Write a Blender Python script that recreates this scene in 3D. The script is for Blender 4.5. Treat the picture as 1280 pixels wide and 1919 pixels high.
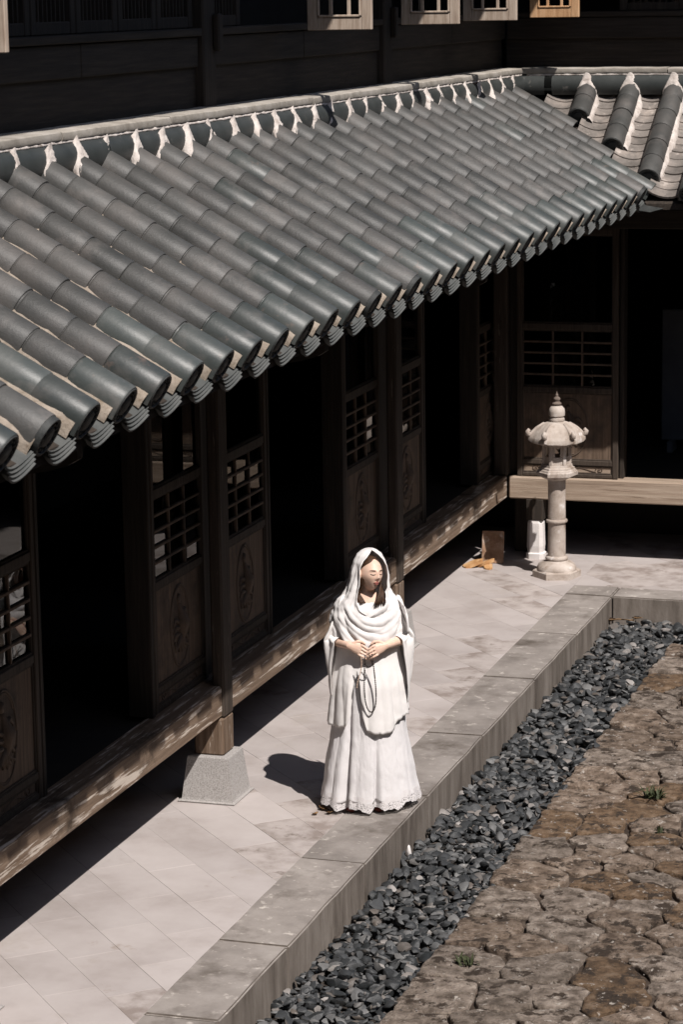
import bpy, bmesh, math, random
import numpy as np
from mathutils import Matrix, Vector, noise as mnoise
from math import sin, cos, pi, radians, sqrt, exp, atan2

for o in list(bpy.data.objects): bpy.data.objects.remove(o)
scene = bpy.context.scene
COL = scene.collection
random.seed(7); rng = np.random.default_rng(7)

# ------------------------------------------------------------------ camera
YAW, PITCH, ROLL, FPX, CAM_H = 0.304755, 0.194044, -0.015168, 4966.0, 5.12
def cam_axes():
    f = Vector((-sin(YAW)*cos(PITCH), cos(YAW)*cos(PITCH), -sin(PITCH)))
    r = Vector((cos(YAW), sin(YAW), 0)); u = r.cross(f)
    return r*cos(ROLL)+u*sin(ROLL), u*cos(ROLL)-r*sin(ROLL), f
_r, _u, _f = cam_axes()
cam = bpy.data.cameras.new('camera'); cam_o = bpy.data.objects.new('camera', cam); COL.objects.link(cam_o)
cam.sensor_fit = 'HORIZONTAL'; cam.sensor_width = 36; cam.lens = 36*FPX/1280
cam.clip_start = .1; cam.clip_end = 500
cam_o.matrix_world = Matrix(((_r.x,_u.x,-_f.x,0),(_r.y,_u.y,-_f.y,0),(_r.z,_u.z,-_f.z,CAM_H),(0,0,0,1)))
cam.dof.use_dof = True; cam.dof.focus_distance = 16.6; cam.dof.aperture_fstop = 11.0
scene.camera = cam_o

# ------------------------------------------------------------------ light
SDX, SDY = -.555, .52                     # where one metre of height throws its shadow
world = bpy.data.worlds.new('World'); scene.world = world; world.use_nodes = True
nt = world.node_tree; nt.nodes.clear()
sky = nt.nodes.new('ShaderNodeTexSky'); sky.sky_type = 'NISHITA'; sky.sun_disc = False
elev = math.atan(1/math.hypot(SDX, SDY))
sky.sun_elevation = elev; sky.sun_rotation = atan2(-SDX, -SDY)
bg = nt.nodes.new('ShaderNodeBackground'); bg.inputs['Strength'].default_value = .095
wo = nt.nodes.new('ShaderNodeOutputWorld')
nt.links.new(sky.outputs[0], bg.inputs[0]); nt.links.new(bg.outputs[0], wo.inputs[0])
sun = bpy.data.lights.new('sun', 'SUN'); sun.energy = 4.9; sun.angle = radians(.5); sun.color = (1, .945, .90)
sun_o = bpy.data.objects.new('sun', sun); COL.objects.link(sun_o)
sun_o.rotation_euler = Vector((SDX, SDY, -1)).to_track_quat('-Z', 'Y').to_euler()
vs = scene.view_settings; vs.view_transform = 'Standard'; vs.look = 'None'; vs.exposure = .25; vs.gamma = 1
scene.render.engine = 'CYCLES'

# ------------------------------------------------------------------ materials
MATS = {}
def material(name, cols, scale=(3,3,3), rough=.7, bump=.2, bscale=None, detail=6, spec=.3, tint=0., spots=None, island=False, contrast=(.3,.7), rough_var=.0, bdist=.01, streak=None):
    """principled with a noise ramp through cols; spots: list of (colour, scale xyz, lo, hi); tint: per object brightness spread"""
    m = bpy.data.materials.new(name); m.use_nodes = True; MATS[name] = m
    n = m.node_tree.nodes; l = m.node_tree.links
    p = n['Principled BSDF']; p.inputs['Roughness'].default_value = rough
    p.inputs['Specular IOR Level'].default_value = spec
    geo = n.new('ShaderNodeNewGeometry'); oi = n.new('ShaderNodeObjectInfo')
    def coords(sc, off=0):
        mp = n.new('ShaderNodeMapping'); mp.inputs['Scale'].default_value = sc; mp.inputs['Location'].default_value = (off, off*1.7, off*.6)
        l.new(geo.outputs['Position'], mp.inputs[0]); return mp
    mp = coords(scale)
    nz = n.new('ShaderNodeTexNoise'); nz.inputs['Scale'].default_value = 1; nz.inputs['Detail'].default_value = detail; nz.inputs['Roughness'].default_value = .62
    l.new(mp.outputs[0], nz.inputs['Vector'])
    cr = n.new('ShaderNodeValToRGB'); e = cr.color_ramp.elements
    lo, hi = contrast
    for i, c in enumerate(cols):
        pos = lo+(hi-lo)*i/max(1, len(cols)-1)
        if i < 2: el = e[i]; el.position = pos
        else: el = e.new(pos)
        el.color = (*c, 1)
    if len(cols) == 1: e[1].color = (*cols[0], 1)
    l.new(nz.outputs['Fac'], cr.inputs[0]); out = cr.outputs[0]
    for k, (c, sc, a, b) in enumerate(spots or []):
        mp2 = coords(sc, 3.1*(k+1)); n2 = n.new('ShaderNodeTexNoise'); n2.inputs['Scale'].default_value = 1; n2.inputs['Detail'].default_value = 7; n2.inputs['Roughness'].default_value = .65
        l.new(mp2.outputs[0], n2.inputs['Vector'])
        mr = n.new('ShaderNodeMapRange'); mr.inputs[1].default_value = a; mr.inputs[2].default_value = b; l.new(n2.outputs['Fac'], mr.inputs[0])
        mx = n.new('ShaderNodeMix'); mx.data_type = 'RGBA'; l.new(mr.outputs[0], mx.inputs[0]); l.new(out, mx.inputs[6]); mx.inputs[7].default_value = (*c, 1); out = mx.outputs[2]
    if tint or island:
        src = oi.outputs['Random']
        if island:
            ad = n.new('ShaderNodeMath'); ad.operation = 'ADD'; l.new(oi.outputs['Random'], ad.inputs[0]); l.new(geo.outputs['Random Per Island'], ad.inputs[1])
            fr = n.new('ShaderNodeMath'); fr.operation = 'FRACT'; l.new(ad.outputs[0], fr.inputs[0]); src = fr.outputs[0]
        if island and isinstance(island, list):
            c2 = n.new('ShaderNodeValToRGB'); c2.color_ramp.interpolation = 'LINEAR'
            for i, (pos, c) in enumerate(island):
                el = c2.color_ramp.elements[i] if i < 2 else c2.color_ramp.elements.new(pos)
                el.position = pos; el.color = (*c, 1)
            l.new(src, c2.inputs[0])
            mm = n.new('ShaderNodeMix'); mm.data_type = 'RGBA'; mm.blend_type = 'MULTIPLY'; mm.inputs[0].default_value = 1; l.new(out, mm.inputs[6]); l.new(c2.outputs[0], mm.inputs[7]); out = mm.outputs[2]
        else:
            mr = n.new('ShaderNodeMapRange'); mr.inputs[3].default_value = 1-tint; mr.inputs[4].default_value = 1+tint; l.new(src, mr.inputs[0])
            hs = n.new('ShaderNodeHueSaturation'); l.new(mr.outputs[0], hs.inputs['Value']); l.new(out, hs.inputs['Color']); out = hs.outputs[0]
    l.new(out, p.inputs['Base Color'])
    if rough_var:
        mr = n.new('ShaderNodeMapRange'); mr.inputs[3].default_value = rough-rough_var; mr.inputs[4].default_value = rough+rough_var; l.new(nz.outputs['Fac'], mr.inputs[0]); l.new(mr.outputs[0], p.inputs['Roughness'])
    if bump:
        mp3 = coords(bscale or tuple(s*4 for s in scale), 9.); n3 = n.new('ShaderNodeTexNoise'); n3.inputs['Scale'].default_value = 1; n3.inputs['Detail'].default_value = 8; n3.inputs['Roughness'].default_value = .68
        l.new(mp3.outputs[0], n3.inputs['Vector'])
        b = n.new('ShaderNodeBump'); b.inputs['Strength'].default_value = bump; b.inputs['Distance'].default_value = bdist
        l.new(n3.outputs['Fac'], b.inputs['Height']); l.new(b.outputs[0], p.inputs['Normal'])
    return m

material('paving', [(.31,.272,.255),(.385,.345,.33),(.425,.385,.37)], (1.6,1.6,1.6), .75, .12, (60,60,60), tint=.075, spots=[((.33,.29,.26),(1.3,1.3,1.3),.60,.72),((.27,.22,.18),(5,5,5),.66,.8)])
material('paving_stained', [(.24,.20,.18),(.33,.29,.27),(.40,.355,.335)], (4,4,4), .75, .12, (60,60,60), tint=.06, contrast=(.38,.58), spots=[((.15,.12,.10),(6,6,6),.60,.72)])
material('paving_joint', [(.28,.25,.23),(.36,.325,.305)], (8,8,8), .9, .2)
KSP = [((.45,.41,.37),(11,11,11),.58,.68),((.10,.083,.070),(2.4,2.4,2.4),.53,.72)]
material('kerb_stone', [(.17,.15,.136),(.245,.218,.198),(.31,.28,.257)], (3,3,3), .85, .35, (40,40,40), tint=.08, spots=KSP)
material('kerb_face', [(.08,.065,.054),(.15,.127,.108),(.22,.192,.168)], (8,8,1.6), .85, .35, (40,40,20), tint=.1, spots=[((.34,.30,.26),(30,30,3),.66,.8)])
material('pebble', [(.75,.75,.75),(1.1,1.1,1.1)], (22,22,22), .5, .3, (120,120,120), spec=.3, island=[(0,(.019,.021,.022)),(.38,(.043,.045,.047)),(.66,(.076,.078,.079)),(.86,(.145,.143,.14)),(.94,(.105,.088,.075)),(1,(.30,.28,.265))], spots=[((1.9,1.85,1.8),(26,26,9),.62,.72)])
material('soil', [(.012,.010,.009),(.05,.04,.032)], (6,6,6), .95, .5)
material('mortar_soil', [(.022,.015,.011),(.05,.035,.025),(.12,.09,.07)], (7,7,7), .95, .6, (50,50,50), spots=[((.33,.29,.25),(16,16,16),.66,.74)], bdist=.02)
FL = dict(scale=(11,11,11), rough=.92, bump=1.0, bscale=(46,46,46), bdist=.035, detail=10, contrast=(.36,.66))
FS = [((.050,.035,.025),(7,7,7),.545,.60),((.46,.41,.36),(20,20,20),.61,.66),((.05,.038,.028),(40,40,40),.60,.68)]
material('flagstone_brown', [(.10,.070,.050),(.215,.16,.12),(.34,.27,.215)], tint=.16, spots=FS, **FL)
material('flagstone_grey', [(.11,.085,.066),(.23,.185,.15),(.36,.30,.25)], tint=.16, spots=FS, **FL)
material('flagstone_rust', [(.07,.045,.028),(.165,.105,.062),(.24,.17,.115)], tint=.12, spots=FS, **FL)
TS = [((.12,.11,.102),(4,4,4),.55,.75),((.055,.06,.058),(9,9,9),.64,.75)]
material('roof_tile', [(.040,.041,.039),(.062,.061,.058),(.092,.085,.079)], (3,3,3), .52, .22, (70,70,70), spec=.4, tint=.19, detail=9, spots=TS, rough_var=.1)
material('glazed_tile', [(.036,.043,.041),(.052,.058,.055),(.076,.079,.074)], (4,4,4), .45, .12, (60,60,60), spec=.45, tint=.26, spots=[((.11,.105,.098),(5,5,5),.52,.72),((.13,.10,.085),(9,9,9),.62,.72)], rough_var=.07)
material('tile_end', [(.02,.022,.022),(.05,.052,.05)], (20,20,20), .6, .3)
material('ridge_dark', [(.030,.034,.033),(.05,.054,.052)], (6,6,6), .5, .1, spots=[((.16,.15,.14),(9,9,9),.62,.74)])
material('drip_tile', [(.055,.06,.058),(.09,.092,.088)], (10,10,10), .6, .2)
material('pan_tile', [(.10,.09,.08),(.17,.15,.135),(.28,.24,.21)], (6,6,6), .8, .3, tint=.18, spots=[((.42,.37,.33),(9,9,9),.58,.70)])
material('pan_dark', [(.06,.055,.05),(.11,.10,.09),(.20,.175,.155)], (6,6,6), .8, .3, spots=[((.36,.31,.27),(12,12,12),.60,.68)])
material('lime', [(.36,.31,.275),(.54,.485,.445),(.64,.59,.55)], (14,14,14), .9, .6, (60,60,60), spots=[((.22,.18,.15),(11,11,11),.60,.70)])
material('eave_mortar', [(.22,.18,.14),(.37,.315,.26)], (14,14,14), .9, .6, (60,60,60), spots=[((.17,.13,.09),(20,20,20),.55,.7)])
material('ridge_slab', [(.22,.195,.165),(.33,.30,.26),(.42,.385,.345)], (6,6,6), .85, .35, (50,50,50), tint=.08)
def wood(name, cols, axis, fine=45, along=2.2, **k):
    s = [fine]*3; s[axis] = along
    return material(name, cols, tuple(s), k.pop('rough', .8), k.pop('bump', .35), tuple(v*2 for v in s), **k)
DW = [(.020,.0155,.012),(.032,.0245,.019),(.050,.038,.029)]
wood('dark_wood_x', DW, 0); wood('dark_wood_y', DW, 1); wood('dark_wood_z', DW, 2)
PW = [(.080,.054,.037),(.122,.084,.059),(.17,.12,.087)]
wood('leaf_wood', [(.034,.025,.019),(.056,.042,.032),(.082,.063,.048)], 2)
wood('panel_wood', PW, 2, tint=.12, spots=[((.05,.038,.03),(3,3,3),.5,.7)])
wood('carved_wood', [(.085,.06,.044),(.13,.094,.07)], 2)
BW = [(.10,.065,.043),(.17,.118,.082),(.24,.175,.128)]
flake = lambda ax: [((.46,.38,.31), tuple(3.5 if i == ax else 55 for i in range(3)), .585, .635)]
wood('weathered_beam_y', BW, 1, 30, 1.2, bump=.6, spots=[((.52,.45,.385),(30,1.9,30),.545,.60),((.045,.03,.02),(2.0,2.0,2.0),.55,.70)], tint=.0)
wood('weathered_beam_x', [(.20,.145,.105),(.32,.245,.185),(.43,.345,.27)], 0, 30, 1.0, bump=.5, spots=[((.12,.08,.05),(2.2,30,40),.58,.70)])
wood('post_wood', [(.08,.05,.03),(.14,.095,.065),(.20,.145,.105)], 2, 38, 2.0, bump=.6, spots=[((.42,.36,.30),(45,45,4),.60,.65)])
wood('post_shaded', [(.030,.022,.017),(.05,.037,.028),(.075,.057,.044)], 2, 38, 2.0, bump=.6, spots=[((.17,.14,.115),(45,45,4),.61,.67)])  # post wood again, darkened: eave shade above the beam put into the colour
wood('sash_wood', [(.28,.21,.16),(.40,.32,.255),(.48,.40,.33)], 2, 40, 4)
wood('sash_wood_warm', [(.36,.20,.10),(.50,.30,.16),(.58,.38,.23)], 2, 40, 4)
material('lantern_stone', [(.29,.235,.195),(.42,.36,.315),(.51,.455,.41)], (7,7,7), .85, .35, (60,60,60), spots=[((.17,.12,.085),(7,7,4),.56,.70),((.66,.62,.60),(9,9,9),.60,.7)])
material('aged_stone', [(.10,.075,.06),(.20,.16,.135)], (20,20,20), .8, .4)
material('granite', [(.22,.205,.195),(.33,.31,.295),(.42,.40,.385)], (110,110,110), .85, .3, (150,150,150), detail=3)
material('white_stone', [(.62,.58,.56),(.74,.71,.69)], (9,9,9), .85, .25)
material('rust_board', [(.16,.085,.05),(.30,.185,.12),(.42,.31,.24)], (9,9,9), .85, .4, spots=[((.50,.42,.36),(14,14,14),.58,.68)])
material('orange_wood', [(.32,.15,.06),(.48,.27,.12),(.58,.39,.22)], (18,18,18), .8, .4)
material('dry_leaf', [(.16,.09,.04),(.30,.19,.10)], (20,20,20), .8, .3, tint=.3)
material('weed', [(.025,.032,.013),(.06,.068,.03)], (20,20,20), .7, 0, tint=.2)
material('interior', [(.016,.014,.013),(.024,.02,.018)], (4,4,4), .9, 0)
material('grey_board', [(.10,.10,.105),(.13,.13,.135)], (5,5,5), .8, 0)
material('iron', [(.012,.012,.013),(.03,.028,.026)], (20,20,20), .5, .2)
material('skin', [(.66,.45,.345),(.73,.52,.41)], (30,30,30), .48, .04, (200,200,200), spec=.35)
MATS['skin'].node_tree.nodes['Principled BSDF'].inputs['Subsurface Weight'].default_value = .12
MATS['skin'].node_tree.nodes['Principled BSDF'].inputs['Subsurface Radius'].default_value = (.01,.004,.002)
material('lip', [(.42,.13,.11)], rough=.4, bump=0)
material('hair', [(.020,.010,.006),(.085,.043,.023)], (140,140,6), .45, .4, (200,200,8))
material('lash', [(.018,.010,.008)], rough=.6, bump=0)
material('nail', [(.70,.46,.40)], rough=.3, bump=0)
material('shoe_leather', [(.10,.02,.015),(.16,.035,.025)], (9,9,9), .35, .1)
material('bead', [(.02,.013,.010)], rough=.3, bump=0)
material('pale_bead', [(.5,.36,.27)], rough=.5, bump=0)
def cloth(name, col, bump=.25):
    m = material(name, [tuple(c*.95 for c in col), col], (30,30,30), .9, bump, (260,260,60), spec=.1, bdist=.004)
    n = m.node_tree.nodes; l = m.node_tree.links; p = n['Principled BSDF']
    p.inputs['Sheen Weight'].default_value = .15
    tr = n.new('ShaderNodeBsdfTranslucent'); tr.inputs[0].default_value = (*[c*.95 for c in col], 1)
    mx = n.new('ShaderNodeMixShader'); mx.inputs[0].default_value = .16
    l.new(p.outputs[0], mx.inputs[1]); l.new(tr.outputs[0], mx.inputs[2]); l.new(mx.outputs[0], n['Material Output'].inputs[0])
    return m
cloth('shawl_cloth', (.83,.80,.785)); cloth('tunic_cloth', (.83,.80,.78)); cloth('skirt_cloth', (.76,.735,.735), .6)
def lace_mat():
    m = cloth('lace', (.72,.685,.68), .3); n = m.node_tree.nodes; l = m.node_tree.links
    old = n['Material Output'].inputs[0].links[0].from_socket
    tc = n.new('ShaderNodeTexCoord'); mp = n.new('ShaderNodeMapping'); mp.inputs['Scale'].default_value = (110,110,110); l.new(tc.outputs['Object'], mp.inputs[0])
    v = n.new('ShaderNodeTexVoronoi'); v.feature = 'DISTANCE_TO_EDGE'; v.inputs['Scale'].default_value = 1; l.new(mp.outputs[0], v.inputs['Vector'])
    g = n.new('ShaderNodeMath'); g.operation = 'GREATER_THAN'; g.inputs[1].default_value = .24; l.new(v.outputs[0], g.inputs[0])
    t = n.new('ShaderNodeBsdfTransparent'); mx = n.new('ShaderNodeMixShader'); l.new(g.outputs[0], mx.inputs[0]); l.new(old, mx.inputs[1]); l.new(t.outputs[0], mx.inputs[2]); l.new(mx.outputs[0], n['Material Output'].inputs[0])
lace_mat()
def glass_mat():
    m = bpy.data.materials.new('window_glass'); m.use_nodes = True; MATS['window_glass'] = m
    n = m.node_tree.nodes; l = m.node_tree.links; n.remove(n['Principled BSDF'])
    t = n.new('ShaderNodeBsdfTransparent'); t.inputs[0].default_value = (.55,.56,.58,1)
    g = n.new('ShaderNodeBsdfGlossy'); g.inputs['Roughness'].default_value = .015
    fr = n.new('ShaderNodeFresnel'); fr.inputs[0].default_value = 1.5
    mx = n.new('ShaderNodeMixShader'); l.new(fr.outputs[0], mx.inputs[0]); l.new(t.outputs[0], mx.inputs[1]); l.new(g.outputs[0], mx.inputs[2]); l.new(mx.outputs[0], n['Material Output'].inputs[0])
glass_mat()

# ------------------------------------------------------------------ mesh helpers
class MB:
    def __init__(s): s.v = []; s.f = []
    def add(s, vs, fs):
        b = len(s.v); s.v += [tuple(v) for v in vs]; s.f += [tuple(i+b for i in f) for f in fs]; return s
    def box(s, lo, hi, ch=.004, M=None):
        """box with chamfered edges"""
        lo = Vector(lo); hi = Vector(hi); d = hi-lo; ch = min(ch, min(d)*.3)
        bm = bmesh.new(); bmesh.ops.create_cube(bm, size=1)
        for v in bm.verts: v.co = Vector((lo[i]+(v.co[i]+.5)*d[i] for i in range(3)))
        if ch > 0: bmesh.ops.bevel(bm, geom=bm.edges[:], offset=ch, segments=1, affect='EDGES')
        if M is not None: bm.transform(M)
        bm.verts.index_update(); s.add([v.co[:] for v in bm.verts], [[v.index for v in f.verts] for f in bm.faces]); bm.free(); return s
    def tube(s, path, rad, n=8, cap=True, flat=1., up=None):
        path = [Vector(p) for p in path]; rad = [rad]*len(path) if not hasattr(rad, '__len__') else rad
        rings = []; prev = up or Vector((.13,.2,1))
        for i, p in enumerate(path):
            t = (path[min(i+1, len(path)-1)]-path[max(i-1, 0)]).normalized()
            a = t.cross(prev)
            if a.length < 1e-4: a = t.cross(Vector((1,0,.1)))
            a.normalize(); b = a.cross(t).normalized(); prev = b
            rings.append([p+(a*cos(2*pi*k/n)+b*sin(2*pi*k/n)*flat)*rad[i] for k in range(n)])
        return s.loft(rings, cap=cap)
    def loft(s, rings, closed=True, cap=False):
        n = len(rings[0]); vs = [v for r in rings for v in r]; fs = []
        for i in range(len(rings)-1):
            for k in range(n if closed else n-1):
                k2 = (k+1) % n; fs.append((i*n+k, i*n+k2, (i+1)*n+k2, (i+1)*n+k))
        if cap: fs.append(tuple(range(n))[::-1]); fs.append(tuple((len(rings)-1)*n+k for k in range(n)))
        return s.add(vs, fs)
    def lathe(s, prof, n=24, c=(0,0,0), cap=True, phase=0):
        return s.loft([[(c[0]+r*cos(2*pi*(k+phase)/n), c[1]+r*sin(2*pi*(k+phase)/n), c[2]+z) for k in range(n)] for r, z in prof], cap=cap)
    def ell(s, c, r, n=16, m=10, M=None):
        c = Vector(c); rings = []
        for i in range(1, m):
            th = pi*i/m; rings.append([Vector((r[0]*sin(th)*cos(2*pi*k/n), r[1]*sin(th)*sin(2*pi*k/n), -r[2]*cos(th))) for k in range(n)])
        if M is not None: rings = [[M @ v for v in R] for R in rings]
        return s.loft([[c+v for v in R] for R in rings], cap=True)
    def mesh(s, name, mat, smooth=None):
        me = bpy.data.meshes.new(name); me.from_pydata(s.v, [], s.f)
        me.materials.append(MATS[mat] if isinstance(mat, str) else mat)
        bm = bmesh.new(); bm.from_mesh(me); bmesh.ops.recalc_face_normals(bm, faces=bm.faces[:]); bm.to_mesh(me); bm.free()
        if smooth: me.polygons.foreach_set('use_smooth', [True]*len(me.polygons))
        if smooth and smooth is not True: me.set_sharp_from_angle(angle=radians(smooth))
        return me
    def build(s, name, mat, parent=None, smooth=None, **tags):
        return link(name, s.mesh(name, mat, smooth), parent, **tags)
def link(name, me, parent=None, M=None, **tags):
    o = bpy.data.objects.new(name, me); COL.objects.link(o)
    if M is not None: o.matrix_basis = M
    if parent is not None:
        o.parent = parent
        if parent.get('_base') is not None: o.matrix_parent_inverse = Matrix.Translation(-Vector(parent['_base']))
    for k, v in tags.items(): o[k] = v
    return o
def thing(name, loc, label, category, group=None):
    o = bpy.data.objects.new(name, None); COL.objects.link(o); o.location = loc; o['_base'] = list(loc)
    o['label'] = label; o['category'] = category; o.empty_display_size = .1
    if group: o['group'] = group
    return o
def jit(a): return random.uniform(-a, a)
def nz(p, s=1.): return mnoise.noise(Vector(p)*s)
# ------------------------------------------------------------------ ground
BED = -.235
def sheet(name, lo, hi, z, mat, **t):
    m = MB(); m.add([(lo[0],lo[1],z),(hi[0],lo[1],z),(hi[0],hi[1],z),(lo[0],hi[1],z)], [(0,1,2,3)]); return m.build(name, mat, None, **t)
sheet('ground', (-90,-90), (90,90), BED-.08, 'soil', kind='structure', label='dark earth under and around the courtyard')
def clip(poly, nx, ny, d):
    """keep nx*x+ny*y <= d"""
    out = []
    for i in range(len(poly)):
        a = poly[i]; b = poly[(i+1) % len(poly)]; da = nx*a[0]+ny*a[1]-d; db = nx*b[0]+ny*b[1]-d
        if da <= 0: out.append(a)
        if (da < 0 < db) or (db < 0 < da):
            t = da/(da-db); out.append((a[0]+(b[0]-a[0])*t, a[1]+(b[1]-a[1])*t))
    return out
def area(p): return .5*abs(sum(p[i][0]*p[(i+1) % len(p)][1]-p[(i+1) % len(p)][0]*p[i][1] for i in range(len(p)))) if len(p) > 2 else 0
def inset(poly, g):
    """shrink a convex polygon by g"""
    s = sum(poly[i][0]*poly[(i+1) % len(poly)][1]-poly[(i+1) % len(poly)][0]*poly[i][1] for i in range(len(poly)))
    if s < 0: poly = poly[::-1]
    out = list(poly)
    for i in range(len(poly)):
        a = poly[i]; b = poly[(i+1) % len(poly)]; dx, dy = b[0]-a[0], b[1]-a[1]; L = math.hypot(dx, dy)
        if L < 1e-6: continue
        nx, ny = dy/L, -dx/L
        out = clip(out, nx, ny, nx*a[0]+ny*a[1]-g)
        if len(out) < 3: return []
    return out
KX0, KX1, WY0, WY1 = -4.845, -4.435, 21.76, 22.12          # kerb lines along the hall and along the wing
EDGE = -3.79                                               # where the flagstones begin
pav = MB()
pav.add([(-7.4,6,-.0035),(KX0,6,-.0035),(KX0,WY1,-.0035),(6,WY1,-.0035),(6,25,-.0035),(-7.4,25,-.0035)], [(0,1,2,3,4,5)])
pav.add([(-7.4,6,-.3),(KX0,6,-.3),(KX0,WY1,-.3),(6,WY1,-.3),(6,25,-.3),(-7.4,25,-.3)], [(0,1,2,3,4,5)])
pav = pav.build('paving', 'paving_joint', None, kind='structure', label='pale stone terrace laid diagonally in front of the hall')
ca, sa = cos(radians(-47.5)), sin(radians(-47.5))
def slab(poly):
    poly = inset(poly, .0006)
    if area(poly) < .004: return
    top = inset(poly, .0015)
    if len(top) < 3: return
    dz = random.uniform(-.0007, .0007); tx, ty = jit(.0012), jit(.0012); c = poly[0]
    m = MB(); n = len(poly)
    m.add([(x, y, -.03) for x, y in poly]+[(x, y, dz-.0012) for x, y in poly], [(i, (i+1) % n, n+(i+1) % n, n+i) for i in range(n)])
    b = len(m.v); k = len(top)
    m.add([(x, y, dz+(x-c[0])*tx+(y-c[1])*ty) for x, y in top], [tuple(range(k))])
    if k == n: m.f += [(n+i, n+(i+1) % n, b+(i+1) % n, b+i) for i in range(n)]
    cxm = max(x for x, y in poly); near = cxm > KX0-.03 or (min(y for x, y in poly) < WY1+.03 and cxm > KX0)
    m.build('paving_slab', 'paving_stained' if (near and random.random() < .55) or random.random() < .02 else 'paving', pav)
SW, SL = .305, .62
for i in range(-70, 71):
    off = (i*.37 % 1)*SL+jit(.05); a0 = 0
    j0 = off-20*SL-SL*20
    v0 = i*SW
    for j in range(-45, 46):
        u0 = j*SL+off
        q = [(u0, v0), (u0+SL, v0), (u0+SL, v0+SW), (u0, v0+SW)]
        w = [(-5.4+x*ca-y*sa, 16.+x*sa+y*ca) for x, y in q]
        cx = sum(p[0] for p in w)/4; cy = sum(p[1] for p in w)/4
        if not (-6.9 < cx < -1.5 and 9.5 < cy < 24.6): continue
        if cx > KX0+.5 and cy < WY1-.5: continue
        slab(clip(w, 1, 0, KX0-.004)) if cx < KX0+.5 else None
        B = clip(clip(w, -1, 0, -(KX0-.004)), 0, -1, -(WY1+.004))
        if len(B) > 2: slab(B)
# kerb
kerb = sheet('kerb', (KX0+.01, 6), (KX1-.02, WY1-.02), BED-.03, 'paving_joint', kind='structure', label='raised stone kerb round the sunken pebble bed')
def kerb_stone(x0, x1, y0, y1, z1):
    # subdivided along the long side so edges wander
    bm = bmesh.new(); bmesh.ops.create_cube(bm, size=1)
    L = max(x1-x0, y1-y0); ax = 0 if x1-x0 > y1-y0 else 1
    for v in bm.verts: v.co = Vector((x0+(v.co.x+.5)*(x1-x0), y0+(v.co.y+.5)*(y1-y0), BED-.06+(v.co.z+.5)*(z1-BED+.06)))
    n = int(L/.12)
    es = [e for e in bm.edges if abs((e.verts[0].co-e.verts[1].co)[ax]) > L*.9]
    bmesh.ops.subdivide_edges(bm, edges=es, cuts=n, use_grid_fill=True)
    bmesh.ops.bevel(bm, geom=[e for e in bm.edges if e.calc_face_angle(0) > .7], offset=.010, segments=2, affect='EDGES')
    for v in bm.verts:
        p = v.co*3.1; v.co += Vector((nz(p), nz(p+Vector((5,1,2))), nz(p+Vector((2,7,3)))*.7))*.006
    me = bpy.data.meshes.new('kerb_stone'); bm.to_mesh(me)
    me.materials.append(MATS['kerb_stone']); me.materials.append(MATS['kerb_face'])
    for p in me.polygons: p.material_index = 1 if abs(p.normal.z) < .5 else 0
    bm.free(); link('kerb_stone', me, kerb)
ys = [7.2, 8.7, 10.25, 11.9, 13.0, 14.46, 15.85, 17.3, 18.9, 20.35, 21.75]
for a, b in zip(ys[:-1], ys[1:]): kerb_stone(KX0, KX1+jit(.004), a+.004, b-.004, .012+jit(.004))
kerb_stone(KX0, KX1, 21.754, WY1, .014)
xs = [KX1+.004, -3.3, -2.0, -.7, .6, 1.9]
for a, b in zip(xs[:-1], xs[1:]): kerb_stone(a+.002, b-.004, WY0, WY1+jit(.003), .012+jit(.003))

# ------------------------------------------------------------------ pebbles
bed = sheet('pebble_bed', (KX1-.05, 6), (EDGE+.25, 21.9), BED-.05, 'soil', kind='structure', label='sunken bed of dark rounded pebbles along the kerb')
m = MB(); m.add([(EDGE+.25, 21.0, BED-.05),(6,21.0,BED-.05),(6,21.9,BED-.05),(EDGE+.25,21.9,BED-.05)], [(0,1,2,3)])
def pebble_mesh(k, sub):
    r = np.random.default_rng(100+k); bm = bmesh.new(); bmesh.ops.create_icosphere(bm, subdivisions=sub, radius=1)
    o = Vector(r.uniform(-9, 9, 3)); e = r.uniform(1.9, 3.2)
    cuts = [(Vector(r.normal(size=3)).normalized(), r.uniform(.46, .84)) for _ in range(9)]
    for v in bm.verts:
        p = v.co.copy(); q = p*(1.12+.25*mnoise.noise(p*.9+o))
        for nn, dd in cuts:
            e_ = q.dot(nn)-dd
            if e_ > 0: q -= nn*e_*.90
        v.co = q
    bm.verts.index_update()
    V = np.array([v.co[:] for v in bm.verts]); F = np.array([[v.index for v in f.verts] for f in bm.faces]); bm.free(); return V, F
protos = [pebble_mesh(k, 2) for k in range(8)]
pm = []
for k, (V, F) in enumerate(protos):
    me = bpy.data.meshes.new('pebble'); me.from_pydata(V.tolist(), [], F.tolist()); me.materials.append(MATS['pebble']); me.polygons.foreach_set('use_smooth', [True]*len(F)); me.set_sharp_from_angle(angle=radians(31)); pm.append(me)
low = [pebble_mesh(k+20, 2) for k in range(8)]
spots = []
def scatter(x0, x1, y0, y1, n):
    for _ in range(n):
        spots.append((random.uniform(x0, x1), random.uniform(y0, y1)))
scatter(KX1+.02, EDGE+.06, 10.6, 21.75, 6200)
scatter(EDGE+.06, -.5, 20.98, 21.75, 2200)
peb = []
grid = {}
for x, y in spots:
    L = random.choice([.024,.030,.036,.043,.054])*random.uniform(.85, 1.15)
    # height grows where others already lie
    key = (int(x/.055), int(y/.055)); h = 0
    for dx in (-1,0,1):
        for dy in (-1,0,1):
            for (px, py, pz, pl) in grid.get((key[0]+dx, key[1]+dy), []):
                d = math.hypot(px-x, py-y)
                if d < (L+pl)*.62: h = max(h, pz+.016*(1-d/((L+pl)*.62))+.004)
    if h > .055: continue
    grid.setdefault(key, []).append((x, y, h, L))
    peb.append((x, y, h, L))
peb.sort(key=lambda q: q[1])
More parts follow.
